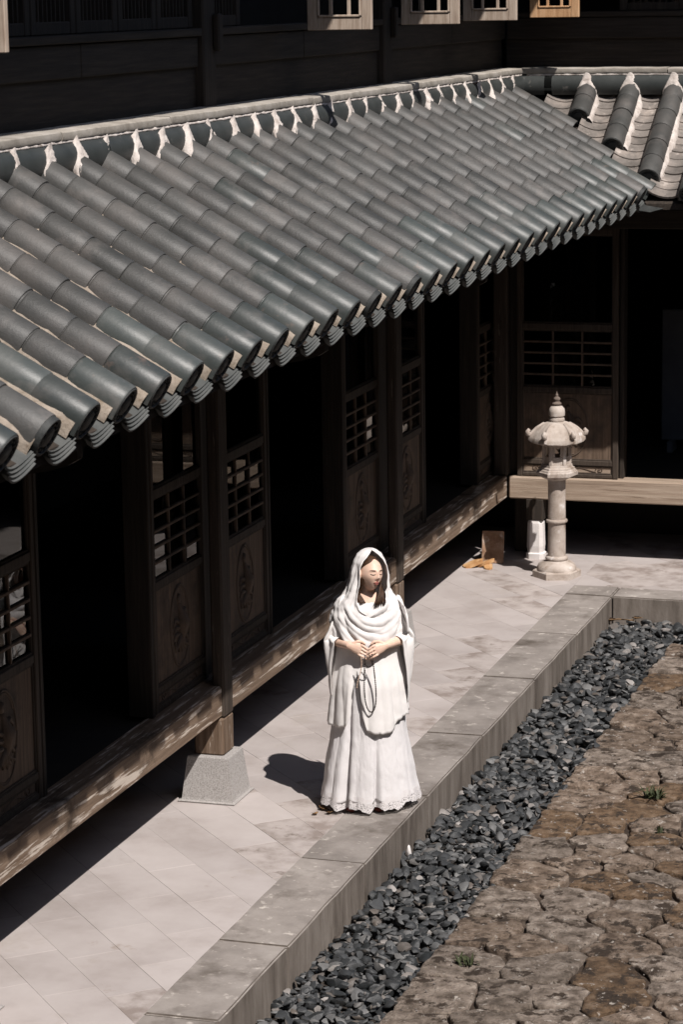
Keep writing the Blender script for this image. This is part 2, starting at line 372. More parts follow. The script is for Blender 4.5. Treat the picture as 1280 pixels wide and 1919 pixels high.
def pebble_matrix(x, y, h, L):
    R = Matrix.Rotation(random.uniform(0, 2*pi), 3, 'Z') @ Matrix.Rotation(jit(.55), 3, 'X') @ Matrix.Rotation(jit(.5), 3, 'Y')
    S = Matrix.Diagonal((L, L*random.uniform(.6, .85), L*random.uniform(.38, .58)))
    M = (R @ S).to_4x4(); M.translation = (x, y, BED-.012+h); return M
vis = [q for q in peb if q[1] > 12.35 and q[0] > KX1+.02+(0 if q[1] > 12.6 else .25)]
front = set(id(q) for q in vis[:300])
VV = []; FF = []; nb = 0
for i, q in enumerate(peb):
    M = pebble_matrix(*q)
    if id(q) in front: link('pebble', pm[i % 8], bed, M)
    else:
        V, F = low[i % 8]; A = np.array(M); VV.append(V @ A[:3,:3].T + A[:3,3]); FF.append(F+nb); nb += len(V)
me = bpy.data.meshes.new('pebbles'); me.from_pydata(np.concatenate(VV).tolist(), [], np.concatenate(FF).tolist()); me.materials.append(MATS['pebble'])
me.polygons.foreach_set('use_smooth', [True]*len(me.polygons)); me.set_sharp_from_angle(angle=radians(31)); link('pebbles', me, bed, kind='stuff')

# ------------------------------------------------------------------ rough stone pavement
FZ = -.17
stones = sheet('stone_pavement', (EDGE+.07, 5), (9, 21.02), FZ-.030, 'mortar_soil', kind='structure', label='rough irregular flagstones with earthy joints beside the pebbles')
def voronoi(pts, lo, hi, R):
    cells = []
    P = np.array(pts)
    for i, (x, y) in enumerate(pts):
        poly = [(max(lo[0], x-R), max(lo[1], y-R)), (min(hi[0], x+R), max(lo[1], y-R)), (min(hi[0], x+R), min(hi[1], y+R)), (max(lo[0], x-R), min(hi[1], y+R))]
        d = np.hypot(P[:,0]-x, P[:,1]-y)
        for j in np.argsort(d)[1:22]:
            if d[j] > 2*R: break
            nx, ny = P[j,0]-x, P[j,1]-y; poly = clip(poly, nx, ny, nx*(x+P[j,0])/2+ny*(y+P[j,1])/2)
            if len(poly) < 3: break
        cells.append(poly)
    return cells
pts = []
y = 10.2
while y < 21.0:                                  # a row of bigger edging stones
    s = random.uniform(.34, .62); pts.append((EDGE+random.uniform(.17, .26), y+s/2)); y += s
tries = 0
while len(pts) < 262 and tries < 60000:
    tries += 1
    x, y = random.uniform(EDGE+.42, -.6), random.uniform(10.4, 20.9)
    if x > EDGE+.5+(20.9-y)*.42+.9: continue
    dm = .215+.20*(.5+.5*sin(x*3.1+y*1.7))*random.random()+.05*random.random()
    if all(abs(px-x)+abs(py-y) > dm*.9 and math.hypot(px-x, (py-y)*1.15) > dm for px, py in pts): pts.append((x, y))
cells = voronoi(pts, (EDGE, 10.2), (.4, 20.98), .5)
def flag(poly, k):
    poly = inset(poly, random.uniform(.005, .016))
    if area(poly) < .006: return
    # resample and round the outline
    P = []
    per = [0]
    for i in range(len(poly)): per.append(per[-1]+math.dist(poly[i], poly[(i+1) % len(poly)]))
    N = 34
    def at(t):
        t %= per[-1]
        for i in range(len(poly)):
            if t <= per[i+1]: a = poly[i]; b = poly[(i+1) % len(poly)]; s = (t-per[i])/max(1e-6, per[i+1]-per[i]); return (a[0]+(b[0]-a[0])*s, a[1]+(b[1]-a[1])*s)
    pts_ = [at(per[-1]*i/N) for i in range(N)]
    sm = [tuple((pts_[i-1][c]+6*pts_[i][c]+pts_[(i+1) % N][c])/8 for c in (0, 1)) for i in range(N)]
    cx = sum(p[0] for p in sm)/N; cy = sum(p[1] for p in sm)/N
    sz = sqrt(area(sm)); tilt = (jit(.03), jit(.03)); lift = random.uniform(-.009, .009)
    P = [(x+.030*nz((x*8, y*8, k))+.014*nz((x*25, y*25, k)), y+.030*nz((x*8+4, y*8, k))+.014*nz((x*25+4, y*25, k))) for x, y in sm]
    rings = []
    for s, h in ((1.0, -.06), (1.0, -.012), (.988, -.004), (.94, .000), (.8, .002), (.62, .003), (.42, .003), (.2, .003)):
        R = []
        for x, y in P:
            X = cx+(x-cx)*s; Y = cy+(y-cy)*s
            z = FZ+h+lift+(X-cx)*tilt[0]+(Y-cy)*tilt[1]
            if h > -.03: z += .008*nz((X*4.5, Y*4.5, k*.7))+.009*nz((X*13, Y*13, k))+.008*nz((X*30, Y*30, k))
            R.append((X, Y, z))
        rings.append(R)
    m = MB(); m.loft(rings); b = len(m.v); m.v.append((cx, cy, rings[-1][0][2])); n = N*(len(rings)-1)
    m.f += [(n+i, n+(i+1) % N, b) for i in range(N)]
    mat = random.choices(['flagstone_brown','flagstone_grey','flagstone_rust'], (5, 5, 1.6))[0]
    m.build('flagstone', mat, stones, smooth=True)
for k, c in enumerate(cells):
    if len(c) > 2: flag(c, k)
# small grit between the stones
VV = []; FF = []; nb = 0
for _ in range(900):
    y = random.uniform(11, 20.9); x = EDGE+.08+random.random()**1.3*(2.6-(y-11)*.12)
    L = random.uniform(.003, .008); V, F = low[random.randrange(8)]
    VV.append(V*np.array([L, L, L*.7])+np.array([x, y, FZ-.012+random.uniform(-.01, .022)])); FF.append(F+nb); nb += len(V)
me = bpy.data.meshes.new('grit'); me.from_pydata(np.concatenate(VV).tolist(), [], np.concatenate(FF).tolist()); me.materials.append(MATS['pan_tile']); link('grit', me, stones, kind='stuff')
# ------------------------------------------------------------------ the hall on the left and the wing across the end
FX, FY = -5.69, 23.12                    # front planes of the two threshold beams
ZB0, ZB1, ZL = .555, .76, 3.02           # beam bottom, beam top, lintel
hall = thing('timber_hall', (FX, 15.7, 0), 'long dark timber hall with grey tiled skirt roof along the left', 'building')
wing = thing('timber_wing', (-3, FY, 0), 'dark timber wing across the far end, its tiled roof meeting the hall', 'building')
RY = Matrix.Rotation(pi/2, 4, 'Z')
# --- roofs: u runs along the eave, v down the slope
RUN, ZR, ZE = 1.45, 4.235, 3.42          # horizontal run, height of the tile axis at ridge and eave
ALPHA = math.atan((ZR-ZE)/RUN); SLEN = math.hypot(RUN, ZR-ZE); TR = .093; PITCH_U = .4075
def frame_main(u, s, h=0):                # u = world y, s = distance down the slope from the ridge
    c, sn = cos(ALPHA), sin(ALPHA)
    M = Matrix(((0, c, sn, -5.66+s*c+h*sn), (-1, 0, 0, u), (0, -sn, c, ZR-s*sn+h*c), (0, 0, 0, 1))); return M
WRY = FY+.30                              # wing ridge line
def frame_wing(u, s, h=0):                # u = world x
    c, sn = cos(ALPHA), sin(ALPHA)
    return Matrix(((-1, 0, 0, u), (0, -c, -sn, WRY-s*c-h*sn), (0, -sn, c, ZR-s*sn+h*c), (0, 0, 0, 1)))
def arc_tile(prof, n=14, a=0, t=.017, skirt=.055):
    """half-round cover tile along +Y: prof = (y, outer radius)"""
    m = MB(); rings = []
    def sec(y, r):
        A = radians(90); s = [(r*sin(-A+2*A*k/n), y, r*cos(-A+2*A*k/n)) for k in range(n+1)]
        return [(-r, y, -skirt)]+s+[(r, y, -skirt)]
    for y, r in prof: rings.append(sec(y, r))
    rings.append(sec(prof[-1][0], prof[-1][1]-t)); rings.append(sec(prof[0][0], prof[0][1]-t))
    m.loft(rings, closed=False); return m
TP = SLEN/7
cover = arc_tile([(-.02, TR-.008), (0, TR-.008), (.003, TR-.004), (.010, TR-.002), (TP*.6, TR-.001), (TP-.010, TR), (TP-.004, TR-.002), (TP-.003, TR-.006)]).mesh('cover_tile', 'roof_tile', 40)
eave_cover = arc_tile([(-.02, TR-.008), (0, TR-.008), (.003, TR-.004), (.010, TR-.002), (TP*.6, TR-.001), (TP+.012, TR), (TP+.02, TR-.003)]).mesh('cover_tile', 'glazed_tile', 40)
# round end disc with raised rim, ring of beads and a boss
def disc_mesh():
    m = MB(); R = TR-.006; n = 28
    prof = [(R, -.03), (R, 0), (R*.97, .006), (R*.86, .006), (R*.82, -.004), (R*.55, -.004), (R*.5, .003), (R*.3, .006), (.002, .009)]
    m.loft([[(r*cos(2*pi*k/n), y, r*sin(2*pi*k/n)) for k in range(n)] for r, y in prof], cap=True)
    for k in range(12):
        a = 2*pi*k/12; m.ell((R*.69*cos(a), -.002, R*.69*sin(a)), (.010, .008, .010), 6, 4)
    return m.mesh('end_disc', 'tile_end', 40)
disc = disc_mesh()
PW_ = PITCH_U-.17                         # clear width between cover tiles
def pan_arc(m, y0, y1, h0, h1, t=.013, w=.165, sag=.062, n=8):
    rings = []
    for y, h in ((y0, h0), (y1, h1)):
        rings.append([(w*(-1+2*k/n), y, h-sag*(1-(-1+2*k/n)**2)) for k in range(n+1)])
    for y, h in ((y1, h1), (y0, h0)):
        rings.append([(w*(-1+2*k/n), y, h-t-sag*(1-(-1+2*k/n)**2)) for k in range(n+1)])
    rings.append(rings[0]); m.loft(rings, closed=False)
def drip_mesh():
    m = MB()
    for k in range(4): pan_arc(m, -.13, .012+.011*k, -.004-.012*k, -.006-.013*k, t=.009, w=.150-.008*k, sag=.055)
    return m.mesh('drip_tile', 'drip_tile', 30)
drip = drip_mesh()
mm = MB(); pan_arc(mm, -.02, .125, .004, .004, t=.018); pan = mm.mesh('pan_tile', 'pan_tile', 30)
def lump(name, mat, w, l, h, seed, n=12, k=7):
    m = MB(); rings = []
    for i in range(k+1):
        t = i/k; y = l*(t-.5); ww = w*(1-abs(2*t-1)**2.4*.55)
        rings.append([(ww*(-1+2*j/n)*(1+.15*nz((t*6, j, seed))), y+.012*nz((j*.9, t*5, seed+3)), h*(1-abs(-1+2*j/n)**2.2)*(1-abs(2*t-1)**3)+.014*nz((j*.8, t*7, seed+7))-.012) for j in range(n+1)])
    m.loft(rings, closed=False); return m.mesh(name, mat, True)
end_lumps = [lump('eave_mortar', 'eave_mortar', .045, .15, .03, q*5.) for q in range(4)]
def collar_mesh(seed):
    """rough lime packed round the top end of a cover tile: a wedge under the ridge slab running down both flanks"""
    m = MB(); TQ = TR-.004
    rows = 12; n = 22; rings = []
    for i in range(rows+1):
        t = i/rows                                     # 0 = up at the slab, 1 = lowest ragged edge
        R = []
        for k in range(n+1):
            s = -1+2*k/n; a = s*radians(100)
            reach = (.030+.075*abs(s)**1.3*(1 if s > 0 else .7))*(1+.55*nz((s*2.3, 1, seed)))   # further down at the flanks
            y = -.045+(reach+.045)*t
            flare = (1-t)**1.25
            r = TQ+.008+.048*flare*(1-abs(s)**1.5)+.004*nz((s*5, t*5, seed+3))+.006*nz((s*11, t*9, seed+6))
            if t > .9: r -= .010
            w = 1-.55*flare                             # pinched to a wedge at the top
            R.append((r*sin(a)*w, y+.006*nz((s*8, t*3, seed+9)), r*cos(a)+.022*flare))
        rings.append(R)
    m.loft(rings, closed=False); return m.mesh('lime_collar', 'lime', True)
collars = [collar_mesh(q*3.3) for q in range(9)]
def strip(frame, u, s0, s1, side, seed, acc, w=.022):
    """ragged bead of mortar beside a cover tile"""
    n = int((s1-s0)/.035); rings = []
    for i in range(n+1):
        s = s0+(s1-s0)*i/n; a = nz((s*7, seed, 1)); ww = max(.003, w*(1+1.3*a)); M = frame(u, s, 0)
        x0 = side*(TR-.012); x1 = side*(TR+ww)
        R = [Vector((x0, 0, .006+.018*nz((s*9, seed, 5)))), Vector(((x0+x1)/2, 0, -.006+.014*nz((s*11, seed, 8)))), Vector((x1, 0, -.038+.012*nz((s*8, seed, 2)))), Vector((x1, 0, -.075))]
        rings.append([M @ v for v in R])
    acc.loft(rings, closed=False)
def deck(name, parent, corners):
    m = MB(); up = [Vector(c) for c in corners]; n = len(up)
    m.add([c for c in up]+[c-Vector((0, 0, .05)) for c in up], [tuple(range(n)), tuple(range(n, 2*n))[::-1]]+[(i, (i+1) % n, n+(i+1) % n, n+i) for i in range(n)])
    return m.build(name, 'dark_wood_y', parent)
def dk(frame, u, s): return (frame(u, s, -.10) @ Vector((0, 0, 0)))
VAL = lambda x: WRY-(x+5.66)              # valley: world y for a given x
Y_NEAR = 12.75-8*PITCH_U-PITCH_U*3.5
roof_main = deck('tiled_roof', hall, [dk(frame_main, Y_NEAR, 0), dk(frame_main, Y_NEAR, SLEN+.0), dk(frame_main, VAL(-5.66+RUN), SLEN), dk(frame_main, VAL(-5.66), 0)])
roof_wing = deck('tiled_roof', wing, [dk(frame_wing, 4.2, 0), dk(frame_wing, 4.2, SLEN), dk(frame_wing, -5.66+RUN, SLEN), dk(frame_wing, -5.66, 0)])
mort_m, mort_w, pans = MB(), MB(), MB()
def J(M, a=.010, d=.003): return M @ Matrix.Translation((jit(d), jit(d), jit(d))) @ Matrix.Rotation(jit(a), 4, 'Z') @ Matrix.Rotation(jit(a*.6), 4, 'X')
cols_main = [12.75+k*PITCH_U for k in range(-11, 28)]
for ci, u in enumerate(cols_main):
    # where the valley cuts this column (distance down the slope)
    xv = WRY-u-5.66; sv = (xv+5.66)/cos(ALPHA) if xv+5.66 > 0 else -1
    if sv < .12: continue
    send = min(SLEN, sv+.06)
    for k in range(7):
        if k*TP > send-.09: break
        last = k == 6
        link('cover_tile', eave_cover if (last and random.random() < .9) or (k == 5 and random.random() < .3) or (k < 5 and random.random() < .02)  else cover, roof_main, J(frame_main(u, k*TP)))
    cut = send < SLEN-.02
    if not cut:
        link('end_disc', disc, roof_main, frame_main(u, SLEN+.018))
        link('drip_tile', drip, roof_main, J(frame_main(u+PITCH_U/2, SLEN, -.045), .02))
        link('eave_mortar', random.choice(end_lumps), roof_main, J(frame_main(u+PITCH_U/2-.02, SLEN-.10, -.072), .1, .008))
    link('lime_collar', collars[(ci*4) % 9], roof_main, frame_main(u, .05+jit(.012)) @ Matrix.Diagonal((random.uniform(.85, 1.15), random.uniform(.7, 1.35), random.uniform(.95, 1.03), 1)))
    for k in range(int(send/.12)):
        M = frame_main(u+PITCH_U/2, k*.12, -.018); b = len(pans.v); q = MB(); pan_arc(q, -.02, .125, .006, .006); pans.add([M @ Vector(v) for v in q.v], q.f)
    strip(frame_main, u, .05, send, 1, ci*3.1, mort_m, .016); strip(frame_main, u, .05, send, -1, ci*3.1+40, mort_m, .03)
cols_wing = [-5.66+.27+k*.388 for k in range(1, 22)]
for ci, u in enumerate(cols_wing):
    sv = (u+5.66)/cos(ALPHA)-.26; send = min(SLEN, sv); nt_ = 0
    for k in range(7):
        if (k+1)*TP > send+.12: break
        link('cover_tile', eave_cover if k == 6 else cover, roof_wing, J(frame_wing(u, k*TP))); nt_ = k+1
    if nt_ == 0:
        link('cover_tile', cover, roof_wing, J(frame_wing(u, -.03))); nt_ = 1
    link('end_disc', disc, roof_wing, frame_wing(u, nt_*TP+(.018 if nt_ == 7 else -.004)))
    if nt_ == 7:
        link('drip_tile', drip, roof_wing, J(frame_wing(u+.194, SLEN, -.045), .02)); link('drip_tile', drip, roof_wing, J(frame_wing(u-.194, SLEN, -.045), .02)) if ci and (u-.388+5.66)/cos(ALPHA)-.10 < SLEN-.12 else None
    link('lime_collar', collars[(ci*4) % 9], roof_wing, frame_wing(u, .05))
    for k in range(int(min(SLEN, (u+.1+5.66)/cos(ALPHA))/.115)):
        if u < -2.2: link('pan_tile', pan, roof_wing, J(frame_wing(u+.194, k*.115, -.012)@Matrix.Rotation(radians(5), 4, 'X'), .02))
        else:
            M = frame_wing(u+.194, k*.115, -.012); q = MB(); pan_arc(q, -.02, .125, .006, .006); pans.add([M @ Vector(v) for v in q.v], q.f)
    strip(frame_wing, u, .02, send, -1, ci*2.7+9, mort_w, .022)
    strip(frame_wing, u, .02, send, 1, ci*2.7+70, mort_w, .012)
for k in range(3): link('pan_tile', pan, roof_wing, J(frame_wing(cols_wing[0]-.194, k*.115, -.012)@Matrix.Rotation(radians(5), 4, 'X'), .02))
pans.build('pan_tiles', 'pan_dark', roof_main, 30, kind='stuff')
mort_m.build('mortar', 'eave_mortar', roof_main, True, kind='stuff')
mort_w.build('mortar', 'lime', roof_wing, True, kind='stuff')
# valley gutter
m = MB(); a = Vector((-5.66, WRY, ZR-.09)); b = Vector((-5.66+RUN+.05, WRY-RUN-.05, ZE-.12)); d = Vector((.12, .12, 0))
m.add([a-d, a+d, b+d, b-d, a-Vector((0,0,.03)), b-Vector((0,0,.03))], [(0, 4, 5, 3), (4, 1, 2, 5)]); m.build('valley_gutter', 'tile_end', roof_wing)
# ridge course: half-round tiles lying along the wall and slabs on top
rm = arc_tile([(.004, .108), (PITCH_U-.004, .108)], 12, skirt=.04).mesh('ridge_tile', 'ridge_dark', 40)
for u in cols_main[:-1]:
    if u+PITCH_U*.5 > WRY-.1: break
    link('ridge_tile', rm, roof_main, Matrix.Translation((-5.665, u, ZR+.034)) @ Matrix.Rotation(radians(30), 4, 'Y'))
wy = WRY+.005
for u in [cols_wing[0]-.70, cols_wing[0]-.388]+cols_wing: link('ridge_tile', rm, roof_wing, Matrix.Translation((u, wy, ZR+.034)) @ Matrix.Rotation(-pi/2, 4, 'Z') @ Matrix.Rotation(radians(30), 4, 'Y') @ Matrix.Diagonal((1, .95, 1, 1)))
def cap_slab(roof, frm, L, seed):
    m = MB(); n = 14; rings = []
    for i in range(n+1):
        u = L*i/n; w = .006*nz((u*5, seed, 0)); e = .004*nz((u*11, seed, 4))
        rings.append([(u, .075+e, .0+w), (u, .082+e, .012+w), (u, .078+e, .042+w), (u, .07, .048+w), (u, -.12, .055+w), (u, -.12, 0)])
    m.loft(rings, cap=True); o = m.build('ridge_slab', 'ridge_slab', roof, 40); o.matrix_basis = frm; return o
y = Y_NEAR; k = 0
while y < WRY-.1:
    L = min(random.choice([1.1, 1.35, 1.6]), WRY-.06-y)
    cap_slab(roof_main, Matrix.Translation((-5.665, y+L-.006, ZR+.132+jit(.004))) @ Matrix.Rotation(-pi/2, 4, 'Z'), L-.01, k*7.); y += L; k += 1
x = -5.64
while x < 4:
    L = random.choice([1.1, 1.35, 1.6]); cap_slab(roof_wing, Matrix.Translation((x+L, wy, ZR+.132+jit(.003))) @ Matrix.Rotation(pi, 4, 'Z'), L-.01, k*7.); x += L; k += 1
# lime line under the slabs
for roof, A, B in ((roof_main, Vector((-5.60, Y_NEAR, ZR+.122)), Vector((-5.60, WRY-.08, ZR+.122))), (roof_wing, Vector((-5.55, wy-.065, ZR+.122)), Vector((4, wy-.065, ZR+.122)))):
    n = int((B-A).length/.04); m = MB()
    m.tube([A.lerp(B, i/n)+Vector((.004*nz((i*.7, 1, 2)), .004*nz((i*.7, 5, 2)), .006*nz((i*.5, 9, 1)))) for i in range(n+1)], [.011+.007*nz((i*.6, 3, 3)) for i in range(n+1)], 6); m.build('lime_bed', 'lime', roof, True)

# --- timber frame
def piece(name, lo, hi, mat, parent, ch=.006): return MB().box(lo, hi, ch).build(name, mat, parent)
Y0 = 7.0
piece('threshold_beam', (FX-.20, Y0, ZB0), (FX, FY+.02, ZB1), 'weathered_beam_y', hall, .012)
piece('threshold_beam', (FX+.02, FY, ZB0), (3.5, FY+.2, ZB1), 'weathered_beam_x', wing, .012)
piece('lintel', (FX-.24, Y0, ZL), (FX-.02, FY+.2, ZL+.17), 'dark_wood_y', hall)
piece('lintel', (FX, FY+.02, ZL), (3.5, FY+.24, ZL+.17), 'dark_wood_x', wing)
piece('frieze_board', (FX-.16, Y0, ZL+.17), (FX-.10, FY+.15, ZR+.13), 'dark_wood_y', hall)
piece('frieze_board', (FX, FY+.10, ZL+.17), (3.5, FY+.16, ZR-.42), 'dark_wood_x', wing)
POSTS = [7.65, 11.62, 15.55, 19.58]
for y in POSTS:
    piece('post', (FX-.065, y-.085, ZB1-.21), (FX+.018, y+.085, ZL+.1), 'post_shaded', hall, .012); piece('post_foot', (FX-.19, y-.10, .30), (FX+.012, y+.10, ZB1-.212), 'post_wood', hall, .012)
    b = MB(); x = FX-.085
    b.loft([[(x+sx*w, y+sy*w, z) for sx, sy in ((-1,-1),(1,-1),(1,1),(-1,1))] for w, z in ((.185,-.01),(.195,.010),(.19,.014),(.176,.016),(.172,.03),(.140,.292),(.135,.30))], cap=True)
    b.build('post_base', 'granite', hall)
    br = MB(); br.loft([[(xx, y-w, z0), (xx, y+w, z0), (xx, y+w, z1), (xx, y-w, z1)] for xx, w, z0, z1 in ((FX-.02,.05,2.80,2.98),(-5.35,.05,2.83,2.97),(-5.12,.045,2.87,2.96),(-5.02,.045,2.90,2.985),(-4.97,.035,2.93,3.0))], cap=True)
    br.build('bracket_arm', 'dark_wood_x', hall)
piece('corner_post', (FX-.12, FY-.01, ZB1+.002), (FX+.012, FY+.14, ZL+.1), 'post_shaded', hall, .012); piece('corner_post_foot', (FX+.0, FY+.3, 0), (FX+.2, FY+.5, ZB0), 'dark_wood_z', hall, .012)
# white base stone and dark stretcher below the wing
wb = MB(); wb.loft([[(-5.43+sx*w, FY+.07+sy*w, z) for sx, sy in ((-.6,-1),(.6,-1),(1,-.6),(1,.6),(.6,1),(-.6,1),(-1,.6),(-1,-.6))] for w, z in ((.080,0),(.085,.05),(.070,.06),(.076,.12),(.07,.33),(.06,.36))], cap=True)
wb.build('post_base', 'white_stone', wing)
piece('stub_post', (-5.51, FY-.02+.02, .36), (-5.35, FY+.17, ZB0), 'dark_wood_z', wing)
for x in (-2.15, 1.75):
    piece('post', (x-.1, FY-.016, .3), (x+.1, FY+.2, ZL+.1), 'post_wood', wing, .012); piece('post_base', (x-.17, FY-.1, 0), (x+.17, FY+.24, .3), 'granite', wing)
# --- door leaves (front faces -Y in the leaf's own frame; x runs 0..W)
W, D = .93, .055; ST = .05
z_ = dict(b0=.765, b1=.79, s1=.875, c0=.925, c1=1.535, l0=1.59, l1=2.105, t0=2.165, t1=2.96, top=ZL)
def leaf_frame():
    m = MB()
    m.box((0, 0, z_['b0']), (ST, D, ZL), .006); m.box((W-ST, 0, z_['b0']), (W, D, ZL), .006)
    for a, b in ((z_['b0'], z_['b1']+.01), (z_['s1'], z_['c0']), (z_['c1'], z_['l0']), (z_['l1'], z_['t0']), (z_['t1'], ZL)):
        m.box((ST-.001, .004, a), (W-ST+.001, D-.004, b), .007)
    # moulded inner edges of the panels
    for a, b in ((z_['b1']+.01, z_['s1']), (z_['c0'], z_['c1']), (z_['l0'], z_['l1']), (z_['t0'], z_['t1'])):
        for q in ((ST, a, ST+.012, b), (W-ST-.012, a, W-ST, b), (ST, a, W-ST, a+.012), (ST, b-.012, W-ST, b)): m.box((q[0], .012, q[1]), (q[2], .03, q[3]), .004)
    return m.mesh('door_leaf', 'leaf_wood')
lm = leaf_frame()
def lattice():
    m = MB(); x0, x1, a, b = ST+.012, W-ST-.012, z_['l0']+.012, z_['l1']-.012
    for i in (1, 2): x = x0+(x1-x0)*i/3; m.box((x-.009, .010, a), (x+.009, .034, b), .003)
    for i in range(1, 5): z = a+(b-a)*i/5; m.box((x0, .008, z-.009), (x1, .032, z+.009), .003)
    return m.mesh('lattice', 'panel_wood')
lat = lattice()
cp = MB().box((ST, .022, z_['c0']), (W-ST, .036, z_['c1']), .002).mesh('carved_panel', 'panel_wood')
sp = MB().box((ST, .022, z_['b1']), (W-ST, .036, z_['s1']), .002).mesh('lower_panel', 'panel_wood')
def carving():
    """a long-tailed bird in an oval, in low relief"""
    m = MB(); c = Vector((W/2+.02, .021, (z_['c0']+z_['c1'])/2-.01)); Y = lambda p: c+Vector((p[0], p[2] if len(p) > 2 else 0, p[1]))
    def tb(pts, r): m.tube([Y(p) for p in pts], [q*1.35 for q in r] if hasattr(r, '__len__') else r*1.35, 6, flat=1)
    n = 44; tb([(.165*cos(2*pi*k/n), .262*sin(2*pi*k/n)) for k in range(n+1)], .0055)
    n = 44; tb([(.150*cos(2*pi*k/n), .247*sin(2*pi*k/n)) for k in range(4, n-8)], .0035)
    body = [(-.02+.05*sin(t*2.2), .15-.25*t) for t in [k/10 for k in range(11)]]
    tb(body, [.010, .014, .018, .026, .036, .042, .040, .034, .026, .018, .010])
    tb([(-.02, .15), (-.028, .175), (-.015, .195), (.004, .19)], [.012, .013, .014, .006])
    for k in range(5):
        s = -1+k*.5; tb([(.02+.01*k, -.05), (.05*s, -.12), (.10*s+.02, -.17+.02*abs(s)), (.12*s+.02, -.12+.03*abs(s)), (.10*s, -.10)], [.012, .011, .009, .007, .004])
    for k in range(4): tb([(.02, .06-.04*k), (.08, .09-.05*k), (.115, .05-.05*k), (.10, .01-.04*k)], [.012, .010, .008, .004])
    for k in range(3): tb([(-.03, .03-.04*k), (-.085, .05-.05*k), (-.115, .0-.04*k)], [.012, .010, .004])
    return m.mesh('carving', 'carved_wood', True)
cv = carving()
def scroll():
    m = MB(); zc = (z_['b1']+.01+z_['s1'])/2; x0, x1 = ST+.12, W-ST-.12
    for s, xc in ((1, x0), (-1, x1)):
        m.tube([(xc+s*(.032*(1-t)+.004)*cos(t*9), .020, zc+(.028*(1-t)+.003)*sin(t*9)) for t in [k/16 for k in range(17)]], .0045, 6)
    m.tube([(x0+.03+(x1-x0-.06)*t, .020, zc+.016*sin(t*11)) for t in [k/18 for k in range(19)]], .0045, 6)
    return m.mesh('scroll_carving', 'carved_wood', True)
sc = scroll()
px0, px1, pa, pb = ST+.012, W-ST-.012, z_['l0']+.012, z_['l1']-.012; pw, ph = (px1-px0)/3-.02, (pb-pa)/5-.02
pane = MB().box((0, 0, 0), (pw, .003, ph), 0).mesh('pane', 'window_glass')
upane = MB().box((ST+.014, .028, z_['t0']+.014), (W-ST-.014, .032, z_['t1']-.014), 0).mesh('upper_pane', 'window_glass')
sp2 = sp.copy(); sp2.materials[0] = MATS['weathered_beam_x']
def leaf(parent, M):
    o = link('door_leaf', lm, parent, M)
    for n_, me in (('lattice', lat), ('carved_panel', cp), ('carving', cv), ('lower_panel', sp if parent is hall else sp2), ('scroll_carving', sc), ('upper_pane', upane)): link(n_, me, o)
    for i in range(3):
        for j in range(5):
            link('pane', pane, o, Matrix.Translation((px0+(px1-px0)*i/3+.01, .026, pa+(pb-pa)*j/5+.01)) @ Matrix.Rotation(jit(.012), 4, 'Z') @ Matrix.Rotation(jit(.012), 4, 'X'))
LX = -5.835
for y in (8.07, 10.68, 12.04, 14.70, 15.94, 18.66, 19.92, 22.68): leaf(hall, Matrix.Translation((LX, y, 0)) @ RY)
for x in (-5.60, -3.10, -1.85, .65): leaf(wing, Matrix.Translation((x, FY+.03, 0)))
# jambs beside the openings, fillers beside the posts
for y in (9.02, 10.64, 12.99, 14.65, 16.89, 18.61, 20.87, 22.63): piece('jamb', (LX-.16, y-.02, ZB1), (LX+.005, y+.025, ZL), 'dark_wood_z', hall)
for y in (11.80, 15.83, 19.80): piece('jamb', (LX-.10, y-.22, ZB1), (LX-.03, y+.12, ZL), 'dark_wood_z', hall)
for x in (-4.65, -3.13, -.90, .62): piece('jamb', (x-.02, FY+.10, ZB1), (x+.02, FY+.26, ZL), 'dark_wood_z', wing)
piece('jamb', (FX, FY+.12, ZB1), (-5.59, FY+.2, ZL), 'dark_wood_z', wing)
piece('jamb', (LX-.08, 23.60, ZB1), (LX-.0, FY+.62, ZL), 'dark_wood_z', hall)
# interior shells
def shell(name, lo, hi, mat, parent): return MB().box(lo, hi, 0).build(name, mat, parent)
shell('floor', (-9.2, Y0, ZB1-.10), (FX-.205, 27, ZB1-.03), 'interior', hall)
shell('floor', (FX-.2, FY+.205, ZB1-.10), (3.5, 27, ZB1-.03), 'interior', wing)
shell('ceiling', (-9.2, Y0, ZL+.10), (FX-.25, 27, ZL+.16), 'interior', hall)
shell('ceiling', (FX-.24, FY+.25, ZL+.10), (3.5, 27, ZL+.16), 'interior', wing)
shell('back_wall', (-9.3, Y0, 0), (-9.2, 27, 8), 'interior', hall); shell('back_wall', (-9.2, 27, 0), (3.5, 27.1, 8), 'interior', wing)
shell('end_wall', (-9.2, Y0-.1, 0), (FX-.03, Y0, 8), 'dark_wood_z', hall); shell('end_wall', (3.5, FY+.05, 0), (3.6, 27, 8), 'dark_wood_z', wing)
shell('foundation_wall', (-7.5, Y0, -.3), (-7.4, 24.5, ZB0), 'interior', hall); shell('foundation_wall', (-7.4, 24.5, -.3), (3.5, 24.6, ZB0), 'interior', wing)
